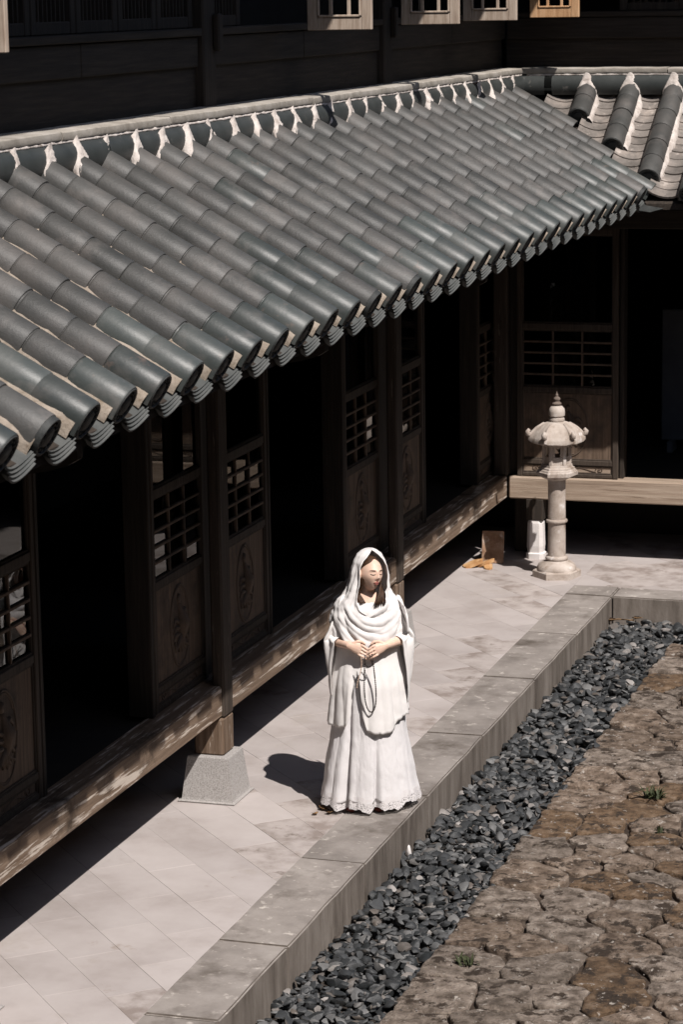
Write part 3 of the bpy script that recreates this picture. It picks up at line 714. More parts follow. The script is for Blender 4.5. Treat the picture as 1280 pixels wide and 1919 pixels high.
# --- upper storey
UX, UY = FX-.10, WRY+.10
piece('wall_board', (UX-.08, Y0, ZR+.10), (UX-.03, UY, 4.69), 'dark_wood_y', hall)
for a, b in ((Y0, 11.66), (11.88, 15.60), (15.86, 19.55), (19.83, UY)):
    n = max(1, round((b-a)/1.9))
    for i in range(n):
        piece('apron_board', (UX-.05, a+(b-a)*i/n+.004, 4.67), (UX, a+(b-a)*(i+1)/n-.004, 4.855), 'dark_wood_y', hall)
    piece('sill', (UX-.06, a, 4.858), (UX+.03, b, 4.905), 'dark_wood_y', hall)
piece('wall_board', (UX, UY+.03, ZR+.10), (3.5, UY+.08, 4.69), 'dark_wood_x', wing)
for i in range(5): piece('apron_board', (UX+.02+i*1.8, UY-.01, 4.67), (UX+.02+i*1.8+1.79, UY+.04, 4.855), 'dark_wood_x', wing)
piece('sill', (UX+.04, UY-.03, 4.858), (3.5, UY+.05, 4.905), 'dark_wood_x', wing)
for y in (11.77, 15.73, 19.69): piece('upper_post', (UX-.12, y-.11, ZR+.1), (UX+.03, y+.11, 7.4), 'dark_wood_z', hall, .012)
for y in (15.83, 19.79): piece('bracket_block', (UX+.03, y-.05, 4.76), (UX+.075, y+.03, 4.99), 'dark_wood_z', hall, .01)
# closed lattice windows of the upper storey
def upper_window(w, h):
    m = MB()
    for a, b in ((0, .07), (w-.07, w)): m.box((a, 0, 0), (b, .05, h), .006)
    for a, b in ((0, .07), (h-.07, h)): m.box((.069, .004, a), (w-.069, .046, b), .006)
    return m.mesh('window', 'dark_wood_z')
UW, UH = .60, 1.5
uwm = upper_window(UW, UH)
mb = MB()
for i in range(1, 8): x = .07+(UW-.14)*i/8; mb.box((x-.007, .012, .07), (x+.007, .032, UH-.07), .002)
for j in range(1, 4): z = .07+(UH-.14)*j/4; mb.box((.07, .010, z-.008), (UW-.07, .034, z+.008), .002)
ulat = mb.mesh('lattice', 'dark_wood_z'); upn = MB().box((.06, .036, .06), (UW-.06, .04, UH-.06), 0).mesh('pane', 'window_glass')
def uwin(parent, M):
    o = link('window', uwm, parent, M); link('lattice', ulat, o); link('pane', upn, o)
for i in range(6): uwin(hall, Matrix.Translation((UX-.03, 11.92+i*.615, 4.907)) @ RY)
uwin(hall, Matrix.Translation((UX-.03, 15.88, 4.907)) @ RY)
for i in range(4): uwin(wing, Matrix.Translation((-4.75+i*.64, UY+.0, 4.907)))
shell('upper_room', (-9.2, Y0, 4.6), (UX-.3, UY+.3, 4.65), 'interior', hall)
# open casements standing square to the wall, caught by the sun
def casement(w, h):
    f = MB()
    for a, b in ((0, .072), (w-.072, w)): f.box((a, -.02, 0), (b, .02, h), .005)
    for a, b in ((0, .085), (h-.08, h)): f.box((.071, -.018, a), (w-.071, .018, b), .005)
    for q in ((.072, .085, .088, h-.08), (w-.088, .085, w-.072, h-.08), (.072, .085, w-.072, .101)): f.box((q[0], -.026, q[1]), (q[2], -.010, q[3]), .004)
    b = MB()
    for x in (w*.36, w*.64): b.box((x-.011, -.012, .08), (x+.011, .012, h-.08), .003)
    for z in (.24, .52, .80): b.box((.07, -.013, z-.011), (w-.07, .013, z+.011), .003)
    return f, b
def open_casement(parent, x0, x1, y, mat):
    f, b = casement(x1-x0, 1.45); o = f.build('open_casement', mat, parent); o.matrix_basis = Matrix.Translation((x0, y, 4.86)); b.build('glazing_bars', mat, o)
for y, xo in ((11.36, -5.15), (17.22, -5.15), (19.50, -5.15), (21.33, -5.15)): open_casement(hall, -5.60, xo, y, 'sash_wood')
open_casement(hall, -5.46, -5.02, 23.10, 'sash_wood_warm')
# inner wall of the upper rooms and the upper eaves
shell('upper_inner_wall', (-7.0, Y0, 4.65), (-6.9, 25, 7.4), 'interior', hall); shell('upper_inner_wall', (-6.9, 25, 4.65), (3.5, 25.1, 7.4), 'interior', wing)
EZ = 7.5; ux = -5.715-SDX*(EZ-4.4); uy = WRY+.06-SDY*(EZ-4.4)
m = MB(); m.add([(-9.3,Y0-.2,9.8),(ux,Y0-.2,EZ),(ux,uy,EZ),(-9.3,27,9.8),(-9.3,Y0-.2,9.9),(ux,Y0-.2,EZ+.12),(ux,uy,EZ+.12),(-9.3,27,9.9)], [(0,1,2,3),(4,5,6,7),(0,1,5,4),(1,2,6,5),(2,3,7,6),(3,0,4,7)]); m.build('upper_roof', 'roof_tile', hall)
m = MB(); m.add([(ux+.002,uy,EZ),(4,uy,EZ),(4,27,9.8),(-9.2,27,9.8),(ux+.002,uy,EZ+.12),(4,uy,EZ+.12),(4,27,9.9),(-9.2,27,9.9)], [(0,1,2,3),(4,5,6,7),(0,1,5,4),(1,2,6,5),(2,3,7,6),(3,0,4,7)]); m.build('upper_roof', 'roof_tile', wing)
# --- the other two sides of the courtyard: unseen halls added to block sky light
for nm, lo, hi, lab in (('timber_hall', (5.2, -3, 0), (9, 21, 9.6), 'unseen timber hall closing the right side of the courtyard, added to keep sky light out'), ('timber_hall', (-12, -8, 0), (9, -1.6, 9.6), 'unseen timber hall behind the viewer closing the courtyard, added to keep sky light out')):
    t = thing(nm, ((lo[0]+hi[0])/2, (lo[1]+hi[1])/2, BED-.08), lab, 'building')
    MB().box((lo[0], lo[1], BED-.1), hi, .02).build('wall', 'dark_wood_z', t)
    cx, cy = (lo[0]+hi[0])/2, (lo[1]+hi[1])/2; r = MB(); r.loft([[(lo[0]-.9, lo[1]-.9, 9.3), (hi[0]+.9, lo[1]-.9, 9.3), (hi[0]+.9, hi[1]+.9, 9.3), (lo[0]-.9, hi[1]+.9, 9.3)], [(lo[0]-.9, lo[1]-.9, 9.45), (hi[0]+.9, lo[1]-.9, 9.45), (hi[0]+.9, hi[1]+.9, 9.45), (lo[0]-.9, hi[1]+.9, 9.45)], [(lo[0]+1.7, lo[1]+2.5, 11), (hi[0]-1.7, lo[1]+2.5, 11), (hi[0]-1.7, hi[1]-2.5, 11), (lo[0]+1.7, hi[1]-2.5, 11)]], cap=True); r.build('roof', 'roof_tile', t)
# ------------------------------------------------------------------ stone lantern
LC = (-5.075, 22.47)
lan = thing('stone_lantern', (LC[0], LC[1], 0), 'tall pale stone garden lantern with curled hexagonal roof at the terrace corner', 'lantern')
LM = Matrix.Translation((LC[0], LC[1], 0)) @ Matrix.Rotation(radians(17), 4, 'Z')
def lpart(name, m, smooth=None, mat='lantern_stone', parent=None):
    o = m.build(name, mat, parent or lan, smooth)
    if parent is None: o.matrix_basis = LM
    return o
def hexr(r, z, tw=0): return [(r*cos(pi/3*k+tw), r*sin(pi/3*k+tw), z) for k in range(6)]
HX = pi/6*0
m = MB(); m.loft([hexr(.215, -.005), hexr(.215, .055), hexr(.205, .065), hexr(.190, .068)], cap=True); lpart('base', m)
m = MB(); n = 48                                     # carved lotus petals
rings = []
for r, z, a in ((.178, .066, .02), (.182, .082, .06), (.170, .108, .09), (.140, .130, .08), (.105, .142, .03), (.095, .15, 0)):
    rings.append([((r*(1-a+a*abs(sin(6*pi*k/n)))*cos(2*pi*k/n), r*(1-a+a*abs(sin(6*pi*k/n)))*sin(2*pi*k/n), z)) for k in range(n)])
m.loft(rings, cap=True); lpart('lotus_base', m, 50)
m = MB(); m.lathe([(.085,.148),(.098,.156),(.102,.170),(.095,.185),(.079,.19),(.078,.48),(.079,.485),(.092,.49),(.097,.502),(.092,.515),(.079,.52),(.077,.70),(.079,.89)], 28); lpart('shaft', m, 50)
m = MB(); m.loft([hexr(.085,.87), hexr(.12,.885), hexr(.155,.905), hexr(.185,.915), hexr(.185,.945), hexr(.176,.952), hexr(.170,.965), hexr(.160,.970), hexr(.156,.985), hexr(.142,.99), hexr(.135,1.012)], cap=True); lpart('platform', m)
m = MB()
for k in range(6):                                   # open fire box: six posts, low walls and a head ring
    a = pi/3*k; m.box((-.016,-.016,1.010), (.016,.016,1.205), .004, Matrix.Translation((.112*cos(a), .112*sin(a), 0)) @ Matrix.Rotation(a, 4, 'Z'))
    b = a+pi/6; Q = Matrix.Translation((.096*cos(b), .096*sin(b), 0)) @ Matrix.Rotation(b, 4, 'Z')
    m.box((-.008,-.05,1.010), (.008,.05,1.085), .004, Q); m.box((-.008,-.05,1.165), (.008,.05,1.20), .004, Q); m.box((-.008,-.05,1.086), (.008,-.022,1.164), .003, Q); m.box((-.008,.022,1.086), (.008,.05,1.164), .003, Q)
m.loft([hexr(.115,1.19), hexr(.125,1.195), hexr(.125,1.215), hexr(.10,1.22)], cap=True)
lpart('fire_box', m)
m = MB(); rings = []; n = 72
for r, z in ((.10,1.208),(.205,1.205),(.216,1.212),(.216,1.242),(.210,1.254),(.188,1.292),(.158,1.328),(.125,1.358),(.095,1.380),(.06,1.390)):
    R = []
    for k in range(n):
        t = 2*pi*k/n; q = (t % (pi/3))-pi/6; hx = cos(pi/6)/cos(q)
        corner = (abs(q)/(pi/6))**6; lift = .018*corner*max(0, (r-.1)/.12)
        rib = .006*(1-abs(sin(18*t/2)))*(1 if 1.26 < z < 1.38 else 0)
        R.append((r*1.17*hx*cos(t), r*1.17*hx*sin(t), z+lift+rib+.004*nz((cos(t)*6, sin(t)*6, z*20))))
    rings.append(R)
m.loft(rings, cap=True); roof = lpart('roof', m, 40)
for k in range(6):
    m = MB(); a = pi/3*k; c, s = cos(a), sin(a)
    m.tube([(r*c, r*s, z) for r, z in ((.11,1.378),(.175,1.335),(.215,1.292),(.238,1.272),(.252,1.280),(.256,1.300),(.246,1.314),(.236,1.304))], [.010,.013,.018,.022,.024,.024,.020,.012], 8)
    m.build('corner_scroll', 'lantern_stone', roof, True)
m = MB(); m.lathe([(.05,1.388),(.066,1.395),(.07,1.41),(.062,1.425),(.058,1.432),(.070,1.44),(.072,1.47),(.068,1.50),(.05,1.522),(.03,1.53)], 24); fin = lpart('finial', m, 50)
m = MB(); m.lathe([(.026,1.528),(.040,1.536),(.043,1.546),(.034,1.558),(.022,1.566),(.024,1.572),(.031,1.582),(.030,1.594),(.020,1.604),(.011,1.610),(.014,1.618),(.012,1.628),(.006,1.636),(.003,1.655)], 16); m.build('finial_tip', 'aged_stone', fin, 50)

# ------------------------------------------------------------------ odds and ends
def mk(name, m, mat, label, cat, smooth=None, group=None, M=None):
    o = m.build(name, mat, None, smooth, label=label, category=cat)
    if group: o['group'] = group
    if M is not None: o.matrix_basis = M
    return o
mk('leaning_board', MB().box((-.10,-.012,0), (.10,.012,.30), .006), 'rust_board', 'rusty brown board leaning under the beam beside the corner post', 'board', M=Matrix.Translation((-5.76,22.86,-.004)) @ Matrix.Rotation(radians(8), 4, 'Z') @ Matrix.Rotation(radians(-16), 4, 'X'))
def shard(seed, L, w, t):
    m = MB(); r = random.Random(seed); n = 9; out = []
    for k in range(n): a = 2*pi*k/n+r.uniform(-.2, .2); q = r.uniform(.65, 1.1); out.append((L*.5*q*cos(a), w*1.5*q*sin(a)))
    m.loft([[(x, y, z+.35*x+.15*y) for x, y in out] for z in (-t*.5, t*.5)], cap=True); return m
for q, (x, y, L, w, t, a, lab) in enumerate(((-5.90,22.66,.20,.045,.028,.3,'broken piece of orange wood lying nearest the hall wall'), (-5.79,22.70,.17,.055,.034,-.5,'thick orange wood chunk lying against the leaning board'), (-5.74,22.62,.10,.03,.018,.9,'smallest orange wood chip in front of the leaning board'))):
    mk('wood_chunk', shard(q*9., L, w, t), 'orange_wood', lab, 'wood scrap', 30, 'orange wood scraps by the corner', Matrix.Translation((x, y, t)) @ Matrix.Rotation(a, 4, 'Z'))
def dead_leaf(L, seed):
    m = MB(); n = 8; rings = []
    for i in range(n+1):
        s = i/n; w = .42*L*sin(pi*min(1, s*1.02))**.8*(1+.2*sin(s*20+seed)); c = .35*L*(s-.5)**2*4*.3
        rings.append([(L*(s-.5), w, c+.25*w+.006*nz((s*5, 1, seed))), (L*(s-.5), 0, c-.004), (L*(s-.5), -w, c+.25*w+.006*nz((s*5, 8, seed))), (L*(s-.5), 0, c-.006)])
    m.loft(rings, closed=True); return m
for q, (x, y, L, a, lab) in enumerate(((-5.0,15.42,.07,.4,'curled dead leaf on the terrace left of her hem'), (-4.94,15.35,.06,1.9,'small dry leaf on the terrace nearest her shoe'), (-5.02,15.31,.05,2.7,'dry leaf scrap on the terrace, lowest of three'))):
    mk('dead_leaf', dead_leaf(L, q*2.), 'dry_leaf', lab, 'leaf', True, 'dead leaves by her feet', Matrix.Translation((x, y, .014)) @ Matrix.Rotation(a, 4, 'Z') @ Matrix.Rotation(.35, 4, 'Y'))
tw = MB(); tw.tube([(-.16,0,.0),(-.06,.02,.02),(.04,.01,.016),(.15,.05,.03)], [.006,.007,.005,.002], 6); tw.tube([(-.03,.02,.02),(.03,-.04,.03),(.09,-.05,.02)], [.005,.004,.002], 6)
tw.v = tw.v; l2 = dead_leaf(.09, 4.); tw.add([(x-.12, y-.01, z+.02) for x, y, z in l2.v], l2.f); l3 = dead_leaf(.08, 7.); tw.add([(x+.10, y+.03, z+.03) for x, y, z in l3.v], l3.f)
mk('dry_twig', tw, 'dry_leaf', 'dry twig with leaves lying on the pebbles in the kerb corner', 'twig', True, None, Matrix.Translation((-4.30,21.66,BED+.05)) @ Matrix.Rotation(.15, 4, 'Z'))
def ps(V, L): m = MB(); m.add((V[0]*np.array(L)).tolist(), V[1].tolist()); return m
mk('white_pebble', ps(protos[2], (.022,.03,.055)), 'white_stone', 'pale upright stone wedged between the kerb and the pebbles', 'stone', True, None, Matrix.Translation((-4.385,15.25,BED+.06)) @ Matrix.Rotation(.35, 4, 'X'))
def weed(x, y, n, L, seed, lab, z=FZ):
    r = random.Random(seed); t = thing('weed_tuft', (x, y, z), lab, 'weed', 'weeds in the stone joints')
    for _ in range(n):
        m = MB(); a = r.uniform(0, 2*pi); l = L*r.uniform(.5, 1.1); tilt = r.uniform(.25, 1.1); w = r.uniform(.005, .010); rings = []
        bx, by = r.uniform(-.045, .045), r.uniform(-.03, .03)
        for i in range(6):
            s = i/5; rad = l*s*sin(tilt*(.5+.6*s)); h = l*s*cos(tilt*(.4+.8*s)); ww = w*(sin(pi*(.12+.86*s)))
            c = Vector((x+bx+rad*cos(a), y+by+rad*sin(a), z-.01+h)); sd = Vector((-sin(a), cos(a), 0))*ww
            rings.append([c-sd, c+Vector((0, 0, -.002)), c+sd])
        m.loft(rings, closed=False); m.build('blade', 'weed', t, True)
weed(-3.12, 16.72, 40, .13, 1, 'larger green weed tuft growing in the stone joints at right')
weed(-3.55, 13.46, 26, .085, 2, 'small low green weed by the pebble edge near the bottom')
weed(-2.95, 16.05, 16, .07, 3, 'sparse tiny weed below the larger tuft at right')
pnl = thing('grey_panel', (-3.9, 24.9, ZB1-.03), 'plain grey panel standing in the dark doorway of the far wing', 'panel')  # plain grey rectangle added inside the wing's opening
MB().box((-4.6, 24.9, ZB1+.08), (-3.3, 24.94, 2.1), .01).build('board', 'grey_board', pnl)
for x in (-4.5, -3.4): MB().box((x-.03, 24.8, ZB1-.03), (x+.03, 25.05, ZB1+.08), .01).build('foot', 'grey_board', pnl)
# ------------------------------------------------------------------ the woman (local frame: +X picture right, -Y towards the viewer)
WP = Vector((-4.755, 15.60, .014)); WA = radians(17)
wom = thing('person', tuple(WP), 'woman in white hooded shawl and long lace-hemmed dress on the terrace edge', 'person')
wom.rotation_euler = (0, 0, WA); del wom['_base']
def sm(a, b, t): t = max(0, min(1, (t-a)/(b-a))); return t*t*(3-2*t)
def lerpk(keys, x):
    if x <= keys[0][0]: return keys[0][1]
    for (a, va), (b, vb) in zip(keys[:-1], keys[1:]):
        if x <= b: t = (x-a)/(b-a); t = t*t*(3-2*t)*.5+t*.5; return va+(vb-va)*t
    return keys[-1][1]
# ---- body: head, neck, trunk, arms, hands and legs grown together
HC = Vector((.030, -.030, 1.512)); HT = radians(31); HP = radians(6)
HM = Matrix.Translation(HC) @ Matrix.Rotation(HT, 4, 'Z') @ Matrix.Rotation(radians(4), 4, 'Y') @ Matrix.Rotation(-HP, 4, 'X')
def head_pt(d):
    """d: unit direction in head space (front = -Y) -> surface point"""
    x, y, z = d
    p = Vector((x*.070, y*.092, z*.108))
    fr = max(0, -y)
    if z < 0:                                     # jaw narrows to the chin
        k = (-z)**1.4; p.x *= 1-.34*k; p.y *= 1-.10*k if y < 0 else 1-.35*k
    g = lambda cx, cz, sx, sz: exp(-((p.x-cx)/sx)**2-((p.z-cz)/sz)**2)*(1 if y < -.1 else 0)
    p.y -= .020*g(0, -.022, .0095, .012)          # nose tip
    p.y -= .012*g(0, .000, .007, .022)            # bridge
    p.y -= .006*g(.011, -.028, .006, .006)+.006*g(-.011, -.028, .006, .006)
    p.y += .0065*g(.029, .006, .016, .010)+.0065*g(-.029, .006, .016, .010)   # sockets
    p.y -= .004*g(.028, .024, .02, .008)+.004*g(-.028, .024, .02, .008)     # brows
    p.y -= .0055*g(.028, .004, .010, .0065)+.0055*g(-.028, .004, .010, .0065)   # lids
    p.y -= .008*g(0, -.050, .016, .0045)+.008*g(0, -.0605, .014, .0055)     # lips
    p.y += .004*g(0, -.0555, .02, .0022)
    p.y -= .009*g(0, -.087, .018, .014)           # chin
    p.y -= .003*g(.042, -.022, .018, .02)+.003*g(-.042, -.022, .018, .02)   # cheeks
    return p
b = MB(); n, k = 56, 44; rings = []
for i in range(1, k):
    th = pi*i/k; rings.append([HM @ head_pt((sin(th)*sin(2*pi*j/n), -sin(th)*cos(2*pi*j/n), -cos(th))) for j in range(n)])
b.loft(rings, cap=True)
for s in (-1, 1): b.ell(HM @ Vector((s*.070, .012, -.005)), (.012, .02, .03), 10, 8)
b.tube([(.015, .005, 1.455), (.008, .012, 1.40), (.0, .015, 1.345)], [.046, .045, .055], 20)
def ring(z, a, d, cy=.01, n=28): return [(a*cos(2*pi*j/n), cy+d*sin(2*pi*j/n), z) for j in range(n)]
b.loft([ring(1.385, .06, .05), ring(1.355, .10, .06), ring(1.325, .132, .072), ring(1.27, .150, .085), ring(1.17, .155, .10), ring(1.05, .125, .085), ring(.95, .15, .10), ring(.86, .165, .11), ring(.80, .13, .09)], cap=True)
for s in (-1, 1):
    b.tube([(s*.085, .01, .86), (s*.09, .005, .65), (s*.085, .0, .46), (s*.085, .015, .25), (s*.085, .02, .09), (s*.085, -.01, .05)], [.083, .075, .055, .05, .035, .036], 16)
    b.tube([(s*.085, .035, .045), (s*.09, -.06, .035), (s*.095, -.14, .025)], [.034, .036, .026], 14, flat=.8)
SHO = {-1: Vector((-.140, .015, 1.300)), 1: Vector((.155, .015, 1.300))}
ELB = {-1: Vector((-.222, -.005, 1.085)), 1: Vector((.262, -.01, 1.095))}
WRI = {-1: Vector((-.105, -.185, 1.085)), 1: Vector((.125, -.190, 1.085))}
for s in (-1, 1):
    b.tube([SHO[s]+Vector((-s*.03, 0, .01)), SHO[s], SHO[s].lerp(ELB[s], .5), ELB[s], ELB[s].lerp(WRI[s], .4), WRI[s]], [.045, .045, .040, .036, .034, .024], 16)
KN = []
def hand(s):
    w = WRI[s]; d = (Vector((-s*.088, -.030, -.030))).normalized(); up = Vector((-s*.25, .05, 1)).normalized(); out = d.cross(up).normalized()
    if out.y > 0: out = -out                          # back of the hand turned to the viewer
    up = (up-d*up.dot(d)).normalized()
    P = lambda a, u, o: w+d*a+up*u+out*o
    b.loft([[P(a, u*hw, o*th) for u, o in ((cos(2*pi*q/12), sin(2*pi*q/12)) for q in range(12))] for a, hw, th in ((-.01,.023,.019),(.015,.027,.017),(.04,.034,.016),(.065,.036,.015),(.082,.034,.012))], cap=True)
    for q in range(4):                                # four fingers curled inward round the string
        u = .030-.0205*q; L = (.068, .076, .070, .055)[q]
        pts = [P(.070, u, .002), P(.084, u*1.02, .006), P(.084+L*.42, u*.95-.006, .001), P(.084+L*.70, u*.9-.014, -.014), P(.084+L*.82, u*.85-.020, -.032)]
        b.tube(pts, [.0080, .0080, .0074, .0068, .0055], 10)
        KN.append((pts[3], pts[4], out))
    b.tube([P(.015, .020, .0), P(.040, .043, -.004), P(.066, .050, -.010), P(.090, .042, -.016)], [.011, .0105, .0092, .007], 10)
for s in (-1, 1): hand(s)
body = b.build('body', 'skin', wom, True)
rm_ = body.modifiers.new('join', 'REMESH'); rm_.mode = 'VOXEL'; rm_.voxel_size = .0034; rm_.use_smooth_shade = True
# face details
def face_strip(name, pts, r, mat, push=.001, flat=1.):
    m = MB(); P = []
    for x, z in pts:
        zz = max(-.98, min(.98, z/.108)); q = sqrt(max(0, 1-zz*zz)); kk = (1-.34*(-zz)**1.4) if zz < 0 else 1
        sx = max(-.97, min(.97, x/(.070*kk*max(q, .2)))); d = Vector((sx*q, -sqrt(max(.001, 1-sx*sx))*q, zz)); p = head_pt(d); p.y -= push; P.append(HM @ p)
    m.tube(P, r, 8, flat=flat); return m.build(name, mat, body, True)
for s in (-1, 1):
    face_strip('eyebrow', [(s*(.014+.032*t), .0225+.005*sin(t*2.2)-.003*t) for t in (0, .25, .5, .75, 1)], [.0012, .0019, .0020, .0016, .0008], 'hair', .002)
    face_strip('eyelash', [(s*(.014+.030*t), .0015-.0045*sin(pi*t)+.001*t) for t in (0, .2, .4, .6, .8, 1)], [.0010, .0015, .0018, .0018, .0016, .0009], 'lash', .003)
face_strip('lips', [(-.019, -.0545), (-.010, -.0515), (-.003, -.0500), (0, -.0508), (.003, -.0500), (.010, -.0515), (.019, -.0545)], [.0012, .0027, .0032, .0030, .0032, .0027, .0012], 'lip')
face_strip('lips', [(-.016, -.0560), (-.008, -.0605), (0, -.0620), (.008, -.0605), (.016, -.0560)], [.0012, .0036, .0044, .0036, .0012], 'lip')
# hair: cap with a parting, side locks falling to the collar
h = MB(); n, k = 64, 22; rings = []
HA = Matrix.Rotation(radians(-33), 3, 'X')              # cap axis tipped backwards
for i in range(k+1):
    R = []
    for j in range(n):
        a = 2*pi*j/n; fa = abs(((a+pi) % (2*pi))-pi); th = radians(3)+radians(74-13*exp(-(fa/.30)**2))*i/k; d = HA @ Vector((sin(th)*sin(a), -sin(th)*cos(a), cos(th))); d.normalize()
        p = head_pt(d)*(1.045-.03*(i/k)**4); part = exp(-(p.x/.004)**2)*(1 if d.y < .3 else 0); p *= 1-.012*part
        R.append(HM @ (p*(1+.004*sin(a*40))))
    rings.append(R)
h.loft(rings)
h.build('hair', 'hair', body, True)
h = MB(); hr = random.Random(4)
for q in range(34):
    t = q/33; L = hr.uniform(.75, 1.05); w = hr.uniform(.0028, .0045)
    p0 = HM @ Vector((.050+.022*t, -.030+.06*t, .03)); p1 = HM @ Vector((.062+.012*t, -.030+.05*t, -.055)); p2 = Vector((.082+.03*t+hr.uniform(-.006, .006), -.095+.04*t, 1.385)); p3 = p2+Vector((-.028+.03*t+hr.uniform(-.012, .012), -.035, -.070*L))
    h.tube([p0, p0.lerp(p1, .5)+Vector((.004, -.002, 0)), p1, p1.lerp(p2, .5), p2, p2.lerp(p3, .5)+Vector((.004*sin(q*3), -.008, 0)), p3], [w*.8, w, w*1.1, w*1.2, w*1.2, w*.9, w*.2], 5)
for q in range(16):
    t = q/15; w = hr.uniform(.003, .0045)
    p0 = HM @ Vector((-.050-.020*t, -.020+.06*t, .03)); p1 = HM @ Vector((-.058-.012*t, -.020+.05*t, -.06)); p2 = Vector((-.055+.02*t, -.065+.03*t, 1.375)); p3 = Vector((-.03+.03*t, -.105+.015*t, 1.335))
    h.tube([p0, p0.lerp(p1, .5)+Vector((-.004, -.002, 0)), p1, p1.lerp(p2, .5), p2, p2.lerp(p3, .5), p3], [w*.8, w, w*1.1, w*1.2, w*1.1, w*.8, w*.2], 5)
h.build('hair_locks', 'hair', body, True)
# ---- clothes
cu = lambda x: 2*abs(sin(x))**.8-1.1          # rounded ridges with narrow valleys
def crease(v, amp):
    x, y, z = v
    q = Vector((x*11+3*mnoise.noise(Vector((x*4, y*4, z*4))), y*11, z*4.5)); a = 1-2*abs(mnoise.noise(q)); b = 1-2*abs(mnoise.noise(q*2.3+Vector((4, 1, 7)))); c = mnoise.noise(Vector((x*60, y*60, z*24)))
    return amp*(a*.8+b*.45+c*.25)
def garment(name, rings, mat, closed=True, thick=.003, smooth=True, wr=.0026):
    m = MB(); m.loft(rings, closed=closed); o = m.build(name, mat, wom, smooth)
    bm = bmesh.new(); bm.from_mesh(o.data); bmesh.ops.remove_doubles(bm, verts=bm.verts[:], dist=4e-4); bm.to_mesh(o.data); bm.free()
    V = np.empty(len(o.data.vertices)*3); o.data.vertices.foreach_get('co', V); V = V.reshape(-1, 3); N = np.array([v.normal[:] for v in o.data.vertices])
    D = np.array([crease(v, wr) for v in V]); V += N*D[:, None]; o.data.vertices.foreach_set('co', V.ravel())
    so = o.modifiers.new('thickness', 'SOLIDIFY'); so.thickness = thick; so.offset = 0
    return o
def fold(a, f, ph, sharp=1.6):
    v = .5+.5*sin(a*f+ph); return 2*v**sharp-1
NS = 260
def skirt_ring(z, off=0.):
    t = (1.06-z)/1.06; R = []
    a_ = lerpk(((0,.150),(.2,.195),(.5,.232),(.8,.282),(1,.318)), t); d_ = lerpk(((0,.115),(.2,.165),(.5,.195),(.8,.235),(1,.262)), t)
    A = .006+.092*t**1.2
    for j in range(NS):
        a = 2*pi*j/NS                               # 0 = +X, -pi/2 = front
        am = .55+.9*nz((cos(a)*1.7+4, sin(a)*1.7, z*.8)); w = .6*am*cu((a+.3*sin(2*a+1.1)+.12*sin(3*a)+.10*t)*3.5+.3)+.42*am*cu((a+.2*sin(a*3))*6.5+1+t*.8)+.55*nz((cos(a)*3.1, sin(a)*3.1, z*1.2))
        deep = -1.5*exp(-((((a+2.14+pi) % (2*pi))-pi)/.075)**2)-1.0*exp(-((((a+1.32+.12*t+pi) % (2*pi))-pi)/.06)**2)*sm(.35, .8, t)
        r = 1+A*(w*.75)+(A*deep*2.1)
        micro = .0022*nz((a*26, z*11, 2))+.0012*nz((a*70, z*30, 5))
        R.append(((a_*r+micro+off)*cos(a)+.008, (d_*r+micro+off)*sin(a)-.005, z))
    return R
zs = [1.06-.985*i/60 for i in range(61)]
def hem(R, z, t):
    return [(x, y, zz+sm(.35, 0, z)*(.010*sin(atan2(y, x)*9+.5)+.008*sin(atan2(y, x)*17)+(.022 if x > .1 else 0)*sm(.1, .3, x))) for x, y, zz in R]
skirt = garment('skirt', [hem(skirt_ring(z), z, 0) for z in zs], 'skirt_cloth', wr=.003)
m = MB(); rings = []
for i in range(8):
    z = .115-.088*i/7; R = hem(skirt_ring(z, .004), z, 0)
    if i == 7: R = [(x, y, zz+.008*abs(sin(j*pi*44/NS))) for j, (x, y, zz) in enumerate(R)]
    rings.append(R)
m.loft(rings); m.build('lace_hem', 'lace', skirt, True)
# tunic: hangs from the shoulders, opens over the skirt, hem much higher at the opening
NT = 220
def tunic_hem(a):
    """hem height by angle (front = -pi/2)"""
    d = ((a+pi/2+pi) % (2*pi))-pi                     # <0 picture left, >0 picture right
    return lerpk(((-3.2,.50),(-1.5,.55),(-.85,.545),(-.56,.565),(-.50,.60),(-.40,.86),(-.30,.90),(-.14,.62),(-.05,.535),(.2,.515),(.55,.520),(.9,.60),(1.5,.62),(3.2,.50)), d)
rings = []; NR = 46
for i in range(NR+1):
    t = i/NR; R = []
    for j in range(NT):
        a = 2*pi*j/NT; d = ((a+pi/2+pi) % (2*pi))-pi
        hz = tunic_hem(a)+.012*nz((a*9, 0, 3)); z = 1.335+(hz-1.335)*t
        a_ = lerpk(((.5,.262),(.8,.232),(1.0,.200),(1.15,.192),(1.28,.188),(1.335,.160)), z); d_ = lerpk(((.5,.225),(.8,.205),(1.0,.160),(1.15,.142),(1.28,.118),(1.335,.085)), z)
        A = .01+.035*sm(1.2, .6, z)
        w = .75*cu(a*4+.5*sin(a*2)+.6+.5*nz((cos(a)*2, sin(a)*2, z*2)))+.45*cu(a*9+z*2.5+.8*nz((cos(a)*3, sin(a)*3, z*3)))+.3*nz((cos(a)*3, sin(a)*3, z*2.2))
        r = 1+A*w+.03*exp(-((d+.12)/.05)**2)*sm(1.0, .7, z)+.035*exp(-((d+.54)/.05)**2)*sm(.95, .7, z)
        R.append((a_*r*cos(a)+.01, d_*r*sin(a)+.0, z+.004*nz((a*40, z*40, 1))))
    rings.append(R)
garment('tunic', rings, 'tunic_cloth')
